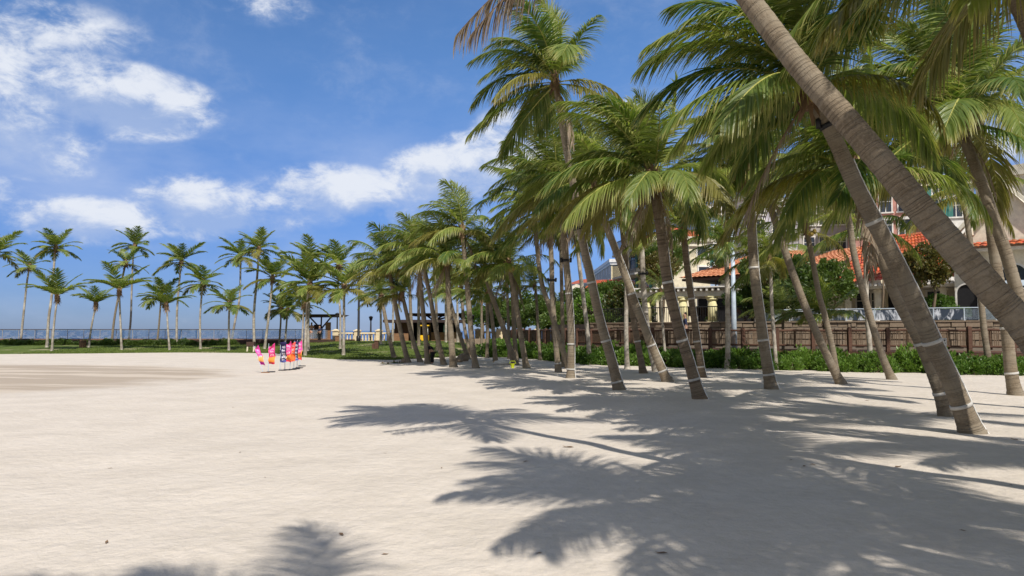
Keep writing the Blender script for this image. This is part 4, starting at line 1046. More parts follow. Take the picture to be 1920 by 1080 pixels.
# wooden terrace railing near the restaurant and glass railing by the houses
gr = thing('terrace_railing', 'grey metal terrace railing hung with clear plastic sheets below the red tiled house', 'railing', (14, 36, TZ))
ft = frame(TW[2], TW[0]) if False else frame((16.3, 35.55), (21.7, 32.75)); b0 = None
def railrun(parent, fr, step, zt, mpan, mrail):
    n = int(fr.L / step)
    part('handrail', mrail, parent, lambda b: b.fbox(fr, 0, fr.L, -.03, .03, zt - .04, zt))
    for i in range(n + 1): part('post', mrail, parent, lambda b: b.fbox(fr, i * fr.L / n - .02, i * fr.L / n + .02, -.02, .02, TZ + .065, zt - .042))
    if mpan:
        for i in range(n): part('panel', mpan if (i * 7 + int(fr.L * 10)) % 5 < 3 else 'clear', parent, lambda b: b.fbox(fr, i * fr.L / n + .03, (i + 1) * fr.L / n - .03, -.008, .008, TZ + .1, zt - .08))
for a, c in (((12.6, 37.25), (16.1, 35.65)), ((16.12, 35.64), (21.5, 32.86)), ((21.52, 32.85), (28, 29.35))): railrun(gr, frame(a, c), 1.1, TZ + .66, 'plastic', 'lamp_white')
ir = thing('iron_railing', 'black iron railing in front of the pergola columns', 'railing', (8, 40, TZ))
fi = frame((5.0, 43.2), (9.1, 38.85)); fi2 = frame((9.15, 38.8), (12.4, 37.3))
for fr in (fi, fi2):
    part('handrail', 'black_metal', ir, lambda b: b.fbox(fr, 0, fr.L, -.025, .025, TZ + .82, TZ + .87))
    def bars(b):
        u = 0
        while u < fr.L: b.fbox(fr, u, u + .02, -.01, .01, TZ + .065, TZ + .82); u += .12
    tag(part('bars', 'black_metal', ir, bars), kind='stuff')
# dining chairs and tables glimpsed on the terrace
def chair(px, Y, label, yaw=0):
    p = at(px, 600, Y); t = thing('dining_chair', label, 'chair', (p.x, Y, TZ), 'terrace chairs')
    part('seat', 'wood_dk', t, lambda b: b.box(p.x - .22, p.x + .22, Y - .22, Y + .22, TZ + .42, TZ + .46))
    part('backrest', 'wood_dk', t, lambda b: b.box(p.x - .22, p.x + .22, Y + .18, Y + .22, TZ + .462, TZ + .92))
    for sx in (-.2, .17):
        for sy in (-.2, .17): part('leg', 'wood_dk', t, lambda b: b.box(p.x + sx, p.x + sx + .03, Y + sy, Y + sy + .03, TZ, TZ + .418))
for px, lab in ((1296, 'dark dining chair behind the left pergola column'), (1307, 'dark dining chair in the middle of the pergola bay'), (1319, 'dark dining chair beside the potted plant under the pergola'), (1330, 'dark dining chair nearest the right pergola column')): chair(px, 41.6, lab)
def lounger(px, Y, lab):
    p = at(px, 600, Y); t = thing('deck_chair', lab, 'chair', (p.x, Y, TZ), 'deck chairs on the terrace')
    part('seat', 'wood', t, lambda b: b.hexa([(p.x - .3, Y - .3, TZ + .25), (p.x + .5, Y - .3, TZ + .35), (p.x + .5, Y + .3, TZ + .35), (p.x - .3, Y + .3, TZ + .25), (p.x - .3, Y - .3, TZ + .30), (p.x + .5, Y - .3, TZ + .40), (p.x + .5, Y + .3, TZ + .40), (p.x - .3, Y + .3, TZ + .30)]))
    part('backrest', 'wood', t, lambda b: b.hexa([(p.x - .35, Y - .3, TZ + .28), (p.x - .3, Y - .3, TZ + .28), (p.x - .3, Y + .3, TZ + .28), (p.x - .35, Y + .3, TZ + .28), (p.x - .8, Y - .3, TZ + .9), (p.x - .75, Y - .3, TZ + .9), (p.x - .75, Y + .3, TZ + .9), (p.x - .8, Y + .3, TZ + .9)]))
    for sx in (-.25, .45): part('leg', 'wood', t, lambda b: b.box(p.x + sx - .02, p.x + sx + .02, Y - .28, Y + .28, TZ, TZ + .25))
lounger(1406, 39.6, 'brown wooden deck chair tilted back under the left arch'); lounger(1420, 39.6, 'brown wooden deck chair tilted back right of the other')
# pale light mast
ms = thing('light_mast', 'slim pale blue white lamp mast standing in front of the arches', 'lamp post', at(1376, 690, 36.4))
p = at(1376, 600, 36.4)
part('pole', 'lamp_white', ms, lambda b: b.tube([(p.x, p.y, .6), (p.x, p.y, 2.4), (p.x, p.y, Z(430, 36.4))], [.16, .12, .085], 12), True)
part('lamp_head', 'lamp_white', ms, lambda b: b.tube([(p.x, p.y, Z(430, 36.4)), (p.x - .3, p.y, Z(420, 36.4)), (p.x - .8, p.y, Z(419, 36.4))], [.06, .06, .12], 8), True)
# person half hidden behind the notched palm
q = at(1285, 600, 34.9); person('person in navy clothes walking on the boardwalk half hidden by the notched palm trunk', Vector((q.x, 34.9, .745)), 1.68, 1.5, 'cloth_navy', 'cloth_black')
# ------------------------------------------------------------------ shrubs and broadleaf trees
def leaf_cloud(name, n, fn, lw, ll, m, seed, updir=.5):
    rg = random.Random(seed); v = []; f = []; tip = []; rv = []
    for i in range(n):
        c, out_ = fn(rg); d = (out_ + Vector((rg.gauss(0, .5), rg.gauss(0, .5), rg.gauss(0, .4) + updir * .5))).normalized()
        s = d.cross(Vector((rg.gauss(0, 1), rg.gauss(0, 1), rg.gauss(0, 1)))).normalized(); k = rg.uniform(.7, 1.25); q = len(v); r0 = rg.random()
        nn = d.cross(s)
        v += [tuple(c), tuple(c + d * ll * .55 * k + s * lw * k * .5 + nn * .1 * ll), tuple(c + d * ll * k), tuple(c + d * ll * .55 * k - s * lw * k * .5 + nn * .1 * ll)]
        f.append((q, q + 1, q + 2, q + 3)); tip += [0, .4, .9, .4]; rv += [r0] * 4
    me = bpy.data.meshes.new(name); me.from_pydata(v, [], f); me.materials.append(m)
    a = me.attributes.new('tip', 'FLOAT', 'POINT'); a.data.foreach_set('value', tip); a = me.attributes.new('rv', 'FLOAT', 'POINT'); a.data.foreach_set('value', rv)
    return me
def rosettes(cn, R3, seed, zmin=0):
    rg0 = random.Random(seed); C = []
    for i in range(cn):
        while True:
            p = Vector((rg0.uniform(-1, 1), rg0.uniform(-1, 1), rg0.uniform(zmin, 1)))
            if .55 < p.length < 1: break
        lump = 1 + .25 * noise.noise(p * 2.2 + Vector((seed, 0, 0)))
        C.append((Vector((p.x * R3[0], p.y * R3[1], p.z * R3[2])) * lump, p.normalized(), rg0.uniform(.7, 1.2)))
    return C
def cl_fn(C, rad):
    def fn(rg):
        c, o_, k = rg.choice(C); v = Vector((rg.gauss(0, 1), rg.gauss(0, 1), rg.gauss(0, 1))).normalized() * rg.random() ** .4 * rad * k
        return c + v, (o_ * .5 + v.normalized() * .8)
    return fn
HM = [leaf_cloud('foliage', 2600, cl_fn(rosettes(90, (.85, .55, .62), 20 + k), .13), .055, .12, M['leaf_light'], 40 + k, 1.2) for k in range(4)]
def shrub(x, y, s, label, group, k, m=None, zs=1.0, z=None, name='shrub'):
    z = terr(x, y) if z is None else z
    t = thing(name, label, 'shrub', (x, y, z - .02), group)
    o = inst('foliage', HM[k % 4], t, (0, 0, 0), (0, 0, random.uniform(0, 6)), (s, s, s * zs), wl=False)
    if m: o.material_slots[0].link = 'OBJECT'; o.material_slots[0].material = M[m]
    tb = []
    r0 = random.Random(k)
    part('stems', 'stem', t, lambda b: [b.tube([(x, y, z - .05), (x + r0.uniform(-.3, .3) * s, y + r0.uniform(-.2, .2) * s, z + .4 * s)], [.02, .008], 5) for i in range(6)])
hp = resample(bw, 1.05); lab_pos = 'low bright green bush in the hedge row in front of the boardwalk'
landm = [(1905, 'at the right edge of the picture'), (1860, 'right of the big leaning trunk'), (1800, 'behind the leaning banded palm'), (1700, 'left of the banded palm pair'), (1640, 'behind the pale trunk below the tiled house'), (1560, 'beside the crossing pair of trunks'),
         (1480, 'below the willow slat railing in the middle'), (1430, 'right of the straight banded trunk'), (1370, 'around the pale trunk under the light mast'), (1300, 'right of the notched palm'), (1230, 'left of the notched palm'), (1150, 'behind the tall palm'), (1090, 'behind the pair of near trunks'), (1030, 'left of the near trunk pair'), (960, 'beyond the far palm cluster')]
HD = {}
ORD = ['rightmost', 'second from right', 'third from right', 'fourth from right', 'fifth from right', 'sixth from right', 'seventh from right', 'eighth from right']
def hord(lm, row):
    k = HD.get((lm, row), -1) + 1; HD[(lm, row)] = k
    return (ORD[k] if k < 8 else 'far along') + (' in back' if row == 0 else ' in front')
for i, p in enumerate(hp):
    n = Vector((-.5, -.85)) if i > 0 else Vector((-.5, -.85))
    for row in range(2):
        x, y = p.x + n.x * (.75 + .95 * row) + random.uniform(-.2, .2), p.y + n.y * (.75 + .95 * row) + random.uniform(-.2, .2)
        px = 960 + x / y * F; lm = min(landm, key=lambda q: abs(q[0] - px))[1]
        s = random.uniform(1.0, 1.3) * (1 if row == 0 else .75)
        if px > 2000: continue
        if row == 1 and random.random() < .25: continue
        shrub(x, y, s, 'green hedge bush %s, %s' % (lm, hord(lm, row)), 'hedge bushes along the boardwalk', i * 2 + row, zs=random.uniform(.9, 1.2))
# hedge on the far left between lawn and deck
LP = [(6, 'the left frame edge'), (39, 'the leftmost whole palm'), (66, 'the gap after the first palm'), (92, 'the bushy crowned palm'), (125, 'the gap before the litter bin'), (155, 'the litter bin'), (185, 'the short leaning palm gap'), (209, 'the dark leaning trunk'), (240, 'the tallest left palm'), (266, 'the gap after the tallest left palm'), (294, 'the dark trunk in the middle'), (331, 'the star crowned palm'), (354, 'the gap after the star crowned palm'), (376, 'the drooping crowned palm'), (402, 'the gap before the paired trunks'), (431, 'the paired trunks')]
for i in range(38):
    x = -45.2 + i * .92 + random.uniform(-.15, .15); px = 960 + x / 64.6 * F
    s = random.uniform(.75, 1.05)
    if px > 444: break
    q = min(LP, key=lambda t: abs(t[0] - px)); lm = ('just left of ' if px < q[0] - 4 else 'just right of ' if px > q[0] + 4 else 'right behind ') + q[1]
    shrub(x, 64.6 + random.uniform(-.3, .3), s, 'clipped deck hedge bush %s' % lm, 'bushes between lawn and sea deck', i, 'leaf', .85)
def tree_mesh(n, cn, R3, seed, m, lw=.13, ll=.20, rad=.34): return leaf_cloud('crown', n, cl_fn(rosettes(cn, R3, seed, -.6), rad), lw, ll, m, seed + 5, .4)
TM = [tree_mesh(5200, 70, (1.7, 1.5, 1.25), 60, M['leaf']), tree_mesh(5200, 60, (1.6, 1.6, 1.0), 61, M['leaf']), tree_mesh(4200, 46, (1.5, 1.5, 1.3), 62, M['leaf'])]
def tree(px, py, Y, s, k, label, base=None, m=None, name='broadleaf_tree', trunk_r=.07, sz=1.0):
    c = at(px, py, Y); z0 = TZ if base is None else base
    t = thing(name, label, 'tree', (c.x, Y, z0))
    o = inst('crown', TM[k % 3], t, c, (0, 0, random.uniform(0, 6)), (s, s, s * sz))
    if m: o.material_slots[0].link = 'OBJECT'; o.material_slots[0].material = M[m]
    r0 = random.Random(int(px))
    def ft(b):
        mid = Vector((c.x + r0.uniform(-.2, .2), Y, (z0 + c.z) / 2))
        b.tube([(c.x + r0.uniform(-.3, .3), Y, z0 - .2), mid, c], [trunk_r * 1.4, trunk_r, trunk_r * .7], 8)
        for i in range(6):
            a = i * 1.05; b.tube([mid.lerp(c, .3 + .1 * i), c + Vector((math.cos(a) * 1.0 * s, math.sin(a) * 1.0 * s, r0.uniform(-.1, .7) * s))], [trunk_r * .6, .012], 5)
    part('trunk', 'stem', t, ft, True)
for a in [
    (1745, 500, 35.5, .72, 0, 'sea almond tree with red tinted leaves in front of the red tiled roof', None, 'leaf_red', 'almond_tree', .06, 1.25),
    (1760, 570, 36.5, .42, 1, 'small leafy bush tree on the terrace right of the almond tree', None, 'leaf_light', 'broadleaf_tree', .04, 1.0),
    (1790, 590, 34.8, .30, 2, 'small bright shrub tree behind the terrace railing at right', None, 'leaf_light', 'broadleaf_tree', .03, 1.0),
    (1445, 520, 37.5, .95, 1, 'dense dark tree covering the right arch of the restaurant', None, 'leaf', 'broadleaf_tree', .08, 1.3),
    (1420, 565, 37.8, .55, 0, 'dark bushy tree low beside the restaurant arches', None, 'leaf', 'broadleaf_tree', .06, 1.3),
    (1495, 540, 38.5, .85, 2, 'dark tree between the restaurant and the orange roof', None, 'leaf', 'broadleaf_tree', .08, 1.3),
    (1236, 505, 43.5, .72, 0, 'round crowned tree with yellowish leaves left of the pergola', None, 'leaf_red', 'broadleaf_tree', .08, 1.1),
    (1245, 480, 48.5, .85, 1, 'dark tree behind the yellowish tree left of the pergola', None, 'leaf', 'broadleaf_tree', .08, 1.1),
    (1345, 490, 46, .42, 2, 'small dark tree top above the pergola right end', None, 'leaf', 'broadleaf_tree', .05, .8),
    (1372, 560, 37.2, .30, 2, 'thin light green bush beside the pale light mast', None, 'leaf_light', 'broadleaf_tree', .03, 1.0),
    (1180, 575, 47, 1.0, 0, 'broad bush with orange flowers in front of the red roofed hall', .7, 'leaf_red', 'broadleaf_tree', .08, 1.0),
    (1150, 560, 52, 1.05, 1, 'tall green bush at the foot of the red roofed hall', .7, 'leaf', 'broadleaf_tree', .08, 1.0),
    (1108, 582, 50, 1.0, 2, 'light green spreading tree left of the red roofed hall', .7, 'leaf_light', 'broadleaf_tree', .08, .8),
    (1140, 605, 47, .85, 1, 'low dark bush behind the boardwalk below the hall', .6, 'leaf', 'broadleaf_tree', .06, .7),
    (1195, 612, 44.5, .8, 2, 'low dark bush behind the boardwalk left of the stone terrace', .6, 'leaf', 'broadleaf_tree', .06, .7),
    (1060, 600, 55, 1.1, 0, 'dark round tree beyond the curve of the boardwalk', .5, 'leaf', 'broadleaf_tree', .08, .9),
    (1022, 592, 60, 1.2, 1, 'dark spreading tree behind the small dark palm', .5, 'leaf', 'broadleaf_tree', .08, .9),
    (985, 585, 64, 1.3, 2, 'green tree between the far palms and the small dark palm', .5, 'leaf', 'broadleaf_tree', .08, .9),
    (945, 590, 66, 1.25, 0, 'green tree behind the far right palm trunks of the cluster', .5, 'leaf', 'broadleaf_tree', .08, .9),
    (905, 596, 72, 1.2, 1, 'pale green tree farthest back right of the kiosk', .5, 'leaf_light', 'broadleaf_tree', .08, .8),
    (1085, 560, 62, 1.1, 1, 'dark tree in front of the small white lodge', .5, 'leaf', 'broadleaf_tree', .08, .7),
    (1560, 530, 40, .8, 0, 'dark tree behind the stemless palm left of the tiled house', None, 'leaf', 'broadleaf_tree', .08, 1.2),
    (1655, 492, 39.5, .30, 1, 'tuft of leaves at the left end of the red tiled roof', None, 'leaf', 'broadleaf_tree', .05, 1.0),
]: tree(*a)
THL = ['at the far left of the front row near the sand ramp', 'in front, second from the sand ramp', 'in front, third from the sand ramp', 'in front, just left of the small dark palm', 'in front, just right of the small dark palm', 'in front, right end beside the near trunks', 'at the back, second from its left end', 'at the back, left of the small dark palm', 'at the back, right of the small dark palm', 'at the back, left end', 'at the boardwalk bend, rightmost', 'in the middle, behind the small dark palm']
# leafy ground bushes at the end of the boardwalk (px 880-1060)
for i, (px, py, s) in enumerate([(925, 664, 1.3), (950, 662, 1.5), (975, 660, 1.5), (1000, 664, 1.5), (1022, 666, 1.3), (1045, 668, 1.3), (960, 652, 1.7), (990, 650, 1.7), (1020, 652, 1.7), (935, 652, 1.6), (1060, 660, 1.4), (1010, 658, 1.2)]):
    g = ghit(px, py); x = g.x; y = min(g.y, 46 + i * .3)
    x = at(px, py, y).x
    shrub(x, y, s, 'large thicket bush %s' % THL[i], 'thicket bushes at the end of the boardwalk', i, zs=.95)
# potted plants on the terrace
def pot(px, Y, s, label, h=.34):
    p = at(px, 600, Y); t = thing('potted_plant', label, 'potted plant', (p.x, Y, TZ + .001))
    part('pot', 'white', t, lambda b: b.tube([(p.x, Y, TZ + .002), (p.x, Y, TZ + h), (p.x, Y, TZ + h + .01), (p.x, Y, TZ + h - .02)], [.15, .24, .20, .18], 14))
    inst('foliage', HM[1], t, (p.x, Y, TZ + h - .05), (0, 0, px), (s, s * 1.2, s * 1.3), m=M['leaf_light'])
pot(1643, 36.4, .45, 'bushy plant in a white pot at the left of the terrace railing'); pot(1803, 33.9, .50, 'bushy plant in a white pot at the right of the terrace railing')
pot(1331, 41.0, .35, 'small dark potted plant under the pergola', .2); pot(1655, 38, .30, 'small round potted plant on the porch left of the door'); pot(1682, 38, .28, 'small potted plant on the porch right of the door')

# ------------------------------------------------------------------ palms of the grove
G1 = 'leaning palms of the near grove'; G2 = 'palms of the far cluster'; G3 = 'palms on the left lawn'
HI = dict(sty='hi', group=G1)
def up(px, py, Y): return at(px, py, Y)
# the trunk crossing the top right, its crown above the frame
P1 = [Vector((4.75, 5.7, 0)), Vector((4.52, 5.75, .72)), at(1940, 640, 5.85), at(1860, 545, 5.95), at(1790, 465, 6.05), at(1700, 360, 6.2), at(1600, 240, 6.4), at(1500, 125, 6.65), at(1420, 20, 6.9), at(1325, -110, 7.15), at(1240, -190, 7.5), at(1175, -262, 7.7)]
CP = palm('thick trunk crossing the upper right of the view, its crown above the frame', None, .168, .125, pts3=P1, nf=17, sc=1.0, seed=1, emin=0, emax=3, **HI)
palm('stout leaning palm with white tape bands and a white socket box, right foreground', [(1822, 812), (1790, 730), (1752, 650), (1712, 560), (1660, 455), (1605, 350), (1572, 275), (1540, 210), (1515, 160)], .188, .155, nf=26, sc=1.0, emax=4, seed=2,
     bands=(758, 641, 414), rope=.8, spot=236, dead=1, nuts=True, **HI)
palm('thinner palm standing close behind the stout banded palm', [(1775, 780), (1757, 720), (1723, 638), (1682, 561), (1654, 484), (1625, 400), (1605, 320)], .155, .12, nf=20, emax=4, seed=3, bands=(736, 643), dead=2, **HI)
palm('slim palm with a bowed trunk right of the crossing pair', [(1672, 712), (1650, 655), (1621, 557), (1601, 475), (1592, 414), (1572, 341), (1562, 300)], .16, .12, nf=16, emax=4, sc=.9, seed=4, dead=1, **HI)
palm('smooth palm leaning left, front one of the crossing pair', [(1577, 720), (1545, 655), (1510, 575), (1482, 500), (1462, 440), (1441, 375), (1432, 335)], .16, .13, nf=20, emax=4, sc=.9, seed=5, dead=2, **HI)
palm('palm with a shadow striped trunk, rear one of the crossing pair', [(1568, 698), (1560, 650), (1547, 594), (1535, 550), (1525, 495), (1514, 440), (1511, 425)], .15, .12, sty='mid', group=G1, d=26.5, nf=16, seed=6, nuts=True, sc=.9)
palm('straight palm with three white bands in the middle of the grove', [(1446, 730), (1434, 660), (1424, 590), (1414, 510), (1409, 430), (1405, 360), (1402, 320)], .19, .15, nf=20, emax=4, sc=.92, seed=7, bands=(703, 637, 502), rope=.85, dead=2, **HI)
palm('palm with dark notched bark and white cable leaning left beside the terrace', [(1312, 748), (1292, 680), (1268, 600), (1250, 520), (1240, 440), (1230, 370), (1224, 335)], .175, .155, bark='bark_dark', nf=26, sc=1.0, seed=8, bands=(712, 638, 530), rope=.95, dead=3, nuts=True, emax=4, **HI)
palm('slim dark palm with shaggy bark before the pergola column', [(1317, 708), (1307, 640), (1296, 560), (1288, 500), (1283, 450), (1281, 430)], .15, .14, sty='mid', group=G1, bark='bark_dark', nf=16, seed=9, bands=(686, 640, 560), rope=.9, sc=.85, emax=4)
palm('palm with a strong lean crossing the stone hall view', [(1252, 716), (1225, 655), (1195, 580), (1168, 505), (1147, 450), (1127, 395), (1112, 345)], .19, .135, nf=20, seed=10, bands=(695, 648, 550), rope=.8, dead=2, **HI)
palm('notch barked palm behind the strongly leaning one', [(1206, 700), (1197, 650), (1186, 590), (1178, 540), (1172, 480), (1167, 430), (1164, 405)], .16, .13, sty='mid', group=G1, bark='bark_dark', nf=16, seed=11, bands=(640,), sc=.9)
palm('tall pale upright palm with a black clamp halfway up', [(1230, 696), (1217, 640), (1208, 560), (1204, 480), (1202, 400), (1199, 320)], .16, .12, sty='mid', group=G1, bark='bark_pale', nf=14, seed=12, d=29, spot=515)
palm('slim pale straight palm right of the red roofed hall', [(1176, 688), (1174, 620), (1175, 540), (1177, 440), (1175, 340)], .13, .10, sty='mid', group=G1, bark='bark_pale', nf=14, seed=13, d=31)
palm('tallest palm of the grove, banded trunk with its wind blown crown high against the sky', [(1161, 731), (1145, 670), (1125, 600), (1107, 520), (1092, 450), (1076, 353), (1057, 252), (1044, 168), (1041, 150)], .185, .115, nf=24, sc=.95, seed=14, bands=(715, 640, 530), rope=.55, spot=427, dead=2, **HI)
palm('grey banded palm standing upright nearest the left edge of the near grove', [(1070, 709), (1071, 640), (1068, 570), (1062, 500), (1056, 430), (1046, 370), (1040, 345)], .17, .14, nf=20, seed=15, bands=(692, 646, 550), rope=.85, spot=488, dead=3, **HI)
palm('palm with an arched trunk just left of the upright banded palm', [(1047, 698), (1042, 640), (1036, 560), (1034, 490), (1031, 430), (1030, 405)], .15, .12, sty='mid', group=G1, nf=18, seed=16, bands=(682,), spot=526, dead=1)
palm('slender bowed palm whose trunk crosses behind the banded pair', [(1066, 686), (1050, 640), (1030, 575), (1015, 527), (1006, 453), (1001, 400), (997, 380)], .17, .11, sty='mid', group=G1, nf=16, seed=17, d=32)
palm('straight grey palm between the two banded palms', [(1057, 692), (1055, 620), (1053, 530), (1051, 440), (1050, 410)], .12, .10, sty='mid', group=G1, nf=14, seed=18, d=33)
palm('slim pale palm leaning slightly left of the tall palm', [(1106, 672), (1101, 619), (1090, 527), (1079, 434), (1076, 400)], .15, .12, sty='mid', group=G1, bark='bark_pale', nf=14, seed=19, d=36)
palm('small dark palm with a short crown in front of the far trees', [(1013, 672), (1009, 620), (1006, 565), (1003, 535)], .12, .10, sty='mid', group=G1, nf=14, sc=.72, seed=20, d=40, emax=4)
palm('white trunked palm standing behind the bowed palm, below the tiled house', [(1636, 697), (1630, 640), (1625, 565), (1623, 480), (1621, 420)], .13, .11, sty='mid', group=G1, bark='bark_pale', nf=14, seed=21, d=29.5)
palm('pale mottled palm in front of the light mast', [(1364, 693), (1365, 630), (1364, 560), (1362, 480), (1360, 455)], .14, .13, sty='mid', group=G1, bark='bark_pale', nf=16, seed=22, d=30.5, sc=.85)
palm('thin mottled palm right of the straight banded palm', [(1456, 693), (1452, 640), (1447, 570), (1445, 510), (1443, 480)], .10, .09, sty='mid', group=G1, bark='bark_pale', nf=14, seed=23, d=30, sc=.85)
palm('thin pale young palm left of the notched palm', [(1249, 686), (1245, 640), (1241, 590), (1239, 545)], .085, .07, sty='mid', group=G1, bark='bark_pale', nf=9, seed=24, d=33, sc=.5)
palm('dark banded palm at the far right edge of the sand', [(1904, 741), (1895, 690), (1884, 590), (1868, 500), (1855, 400), (1843, 310), (1836, 230), (1832, 180)], .19, .15, nf=26, sc=1.05, seed=25, bands=(700, 616), dead=2, **HI)
palm('palm with a ringed trunk leaning left in front of the cream gabled house', [(1975, 775), (1950, 680), (1915, 575), (1886, 475), (1860, 400), (1838, 335), (1812, 270), (1795, 220)], .19, .135, d=15.5, nf=28, sc=1.1, seed=26, dead=2, **HI)
palm('shorter palm with a heavy crown in front of the cream gabled house', [(1857, 690), (1846, 626), (1837, 545), (1821, 463), (1809, 390), (1803, 358)], .155, .12, sty='mid', group=G1, d=28, nf=20, seed=27, yel=.3)
palm('stemless young palm with arching fronds left of the terrace railing', [(1545, 660), (1546, 625), (1547, 600)], .12, .10, sty='mid', group=G1, d=33, nf=18, seed=28, emax=3, sc=.92)
palm('young palm with low fronds in the shade below the restaurant', [(1468, 650), (1468, 610), (1469, 590)], .10, .08, sty='mid', group=G1, d=34, nf=12, seed=29, emax=3, sc=.7)
# palms just outside the frame whose crowns shade the foreground and hang into view
for i, (x, y, bx, by, h, lab) in enumerate([
    (3.5, 1.8, 5.9, .9, 6.3, 'palm just behind the right of the camera position, crown overhead'),
    (5.6, 4.4, 7.6, 3.6, 6.0, 'palm outside the right frame edge whose fronds hang into the top right corner'),
    (5.9, 7.4, 8.6, 6.6, 5.9, 'palm outside the right frame edge between the crossing trunk and the stout palm'),
    (5.4, 1.4, 8.6, .2, 6.4, 'farther palm behind the right of the camera position'),
    (9.6, 8.6, 11.8, 8.0, 6.6, 'palm beyond the right frame edge with a high crown over the sand'),
    (9.0, 3.6, 11.0, 3.0, 6.4, 'outer palm right of the camera position'),
    (4.9, -.3, 7.0, -1.4, 6.6, 'palm behind the camera position, second from the right'),
    (.95, -2.6, 2.4, -3.8, 6.6, 'palm directly behind the camera position')]):
    palm(lab, None, .2, .15, pts3=[(bx, by, 0), (bx * .75 + x * .25, by * .75 + y * .25, h * .4), (bx * .3 + x * .7, by * .3 + y * .7, h * .8), (x, y, h)], nf=(10 if 'second from the right' in lab or 'directly' in lab else 18), sc=.95, seed=40 + i, dead=0, emax=4, **HI)
palm('palm at the top right corner, crown cut by the frame', None, .2, .15, pts3=[(7.6, 9.9, 0), (7.4, 9.8, 2.5), (7.05, 9.6, 5.0), (6.15, 9.4, 6.9)], nf=22, sc=1.05, seed=55, dead=0, emax=5, **HI)
# ------------------------------------------------------------------ far cluster
C2 = dict(group=G2, sty='mid')
for k, (lab, pts, r0, r1, kw) in enumerate([
    ('palm with the biggest arching crown at the right end of the far cluster', [(987, 690), (977, 632), (966, 558), (957, 512), (953, 495)], .17, .13, dict(nf=24, sc=1.12, dead=3, nuts=True)),
    ('palm with a bare grey trunk leaning left across the far cluster', [(966, 684), (948, 628), (931, 579), (917, 540), (908, 505)], .19, .14, dict(nf=18)),
    ('reddish barked palm directly behind the big arching crown', [(968, 676), (964, 621), (961, 551), (957, 510)], .16, .13, dict(nf=14, d=38, dead=2)),
    ('slim palm behind the grey leaning trunk', [(955, 672), (953, 600), (950, 516)], .12, .10, dict(nf=14, d=42)),
    ('tall palm with an orange brown skirt in the middle of the far cluster', [(892, 690), (885, 639), (880, 586), (875, 526), (869, 455), (867, 430)], .17, .13, dict(nf=22, dead=3, yel=.35, sc=1.1)),
    ('thick ringed palm with a full upright crown in the far cluster', [(850, 689), (845, 621), (841, 551), (839, 505), (838, 488)], .19, .15, dict(nf=22, dead=2, sc=1.1)),
    ('palm leaning left from the middle of the cluster base', [(832, 684), (818, 621), (808, 565), (797, 510), (792, 485)], .16, .13, dict(nf=20, dead=2)),
    ('pinkish barked palm close left of the leaning palm', [(802, 682), (797, 621), (790, 551), (786, 500), (783, 470)], .17, .14, dict(nf=22, dead=2, sc=1.1)),
    ('short palm with a yellow hearted crown between two taller ones', [(788, 679), (773, 632), (758, 569), (753, 552)], .16, .13, dict(nf=14, sc=.8, yel=.5)),
    ('palm with the leftmost large wind swept crown of the cluster', [(765, 680), (751, 621), (741, 569), (734, 530), (729, 506)], .17, .14, dict(nf=24, sc=1.15, dead=2)),
    ('lower palm at the left foot of the cluster', [(739, 672), (727, 618), (718, 572), (715, 558)], .17, .13, dict(nf=14, sc=.8)),
    ('thin pale palm on the mound left of the cluster', [(714, 655), (714, 600), (713, 545)], .12, .10, dict(nf=12, d=56, bark='bark_pale')),
    ('pale palm standing behind the leftmost leaning trunks', [(736, 642), (737, 590), (738, 540)], .12, .10, dict(nf=12, d=62, bark='bark_pale')),
    ('dark slim palm behind the short yellow hearted one', [(775, 660), (771, 604), (767, 509), (766, 490)], .16, .13, dict(nf=16, d=50)),
    ('straight shaded palm left of the pinkish trunk', [(785, 655), (785, 580), (785, 509), (784, 485)], .15, .12, dict(nf=14, d=53)),
    ('lower leaning palm behind the thick ringed one', [(878, 676), (860, 621), (846, 572), (840, 548)], .16, .13, dict(nf=14, sc=.8, d=41)),
    ('second lower leaning palm right of the thick ringed one', [(883, 670), (871, 614), (866, 560), (864, 540)], .14, .12, dict(nf=14, sc=.85, d=45)),
    ('short palm with a dark crown left of the grey leaning trunk base', [(929, 679), (925, 621), (919, 569), (915, 552)], .15, .12, dict(nf=14, sc=.8, d=38)),
    ('short straight palm behind the dark crowned short one', [(913, 671), (914, 620), (914, 572), (913, 545)], .13, .11, dict(nf=14, sc=.85, d=44)),
    ('far short palm seen between trunks right of the kiosk', [(903, 657), (903, 610), (903, 560)], .13, .11, dict(nf=12, sc=.9, d=54)),
    ('far straight palm in front of the kiosk window', [(836, 655), (836, 600), (835, 540)], .13, .11, dict(nf=12, d=60, bark='bark_pale')),
    ('far straight palm at the right end of the kiosk roof', [(858, 655), (858, 600), (857, 540)], .13, .11, dict(nf=12, d=60, bark='bark_pale')),
    ('palm crown rising behind the middle of the cluster', [(820, 660), (819, 600), (815, 520), (812, 465)], .14, .11, dict(nf=16, d=50)),
    ('palm crown filling the gap between the two tallest of the cluster', [(915, 668), (914, 600), (910, 520), (906, 470)], .14, .11, dict(nf=16, d=46)),
]):
    a = dict(C2, emax=4); a.update(kw); a['sc'] = a.get('sc', 1) * .84; palm(lab, pts, r0, r1, seed=60 + k, **a)
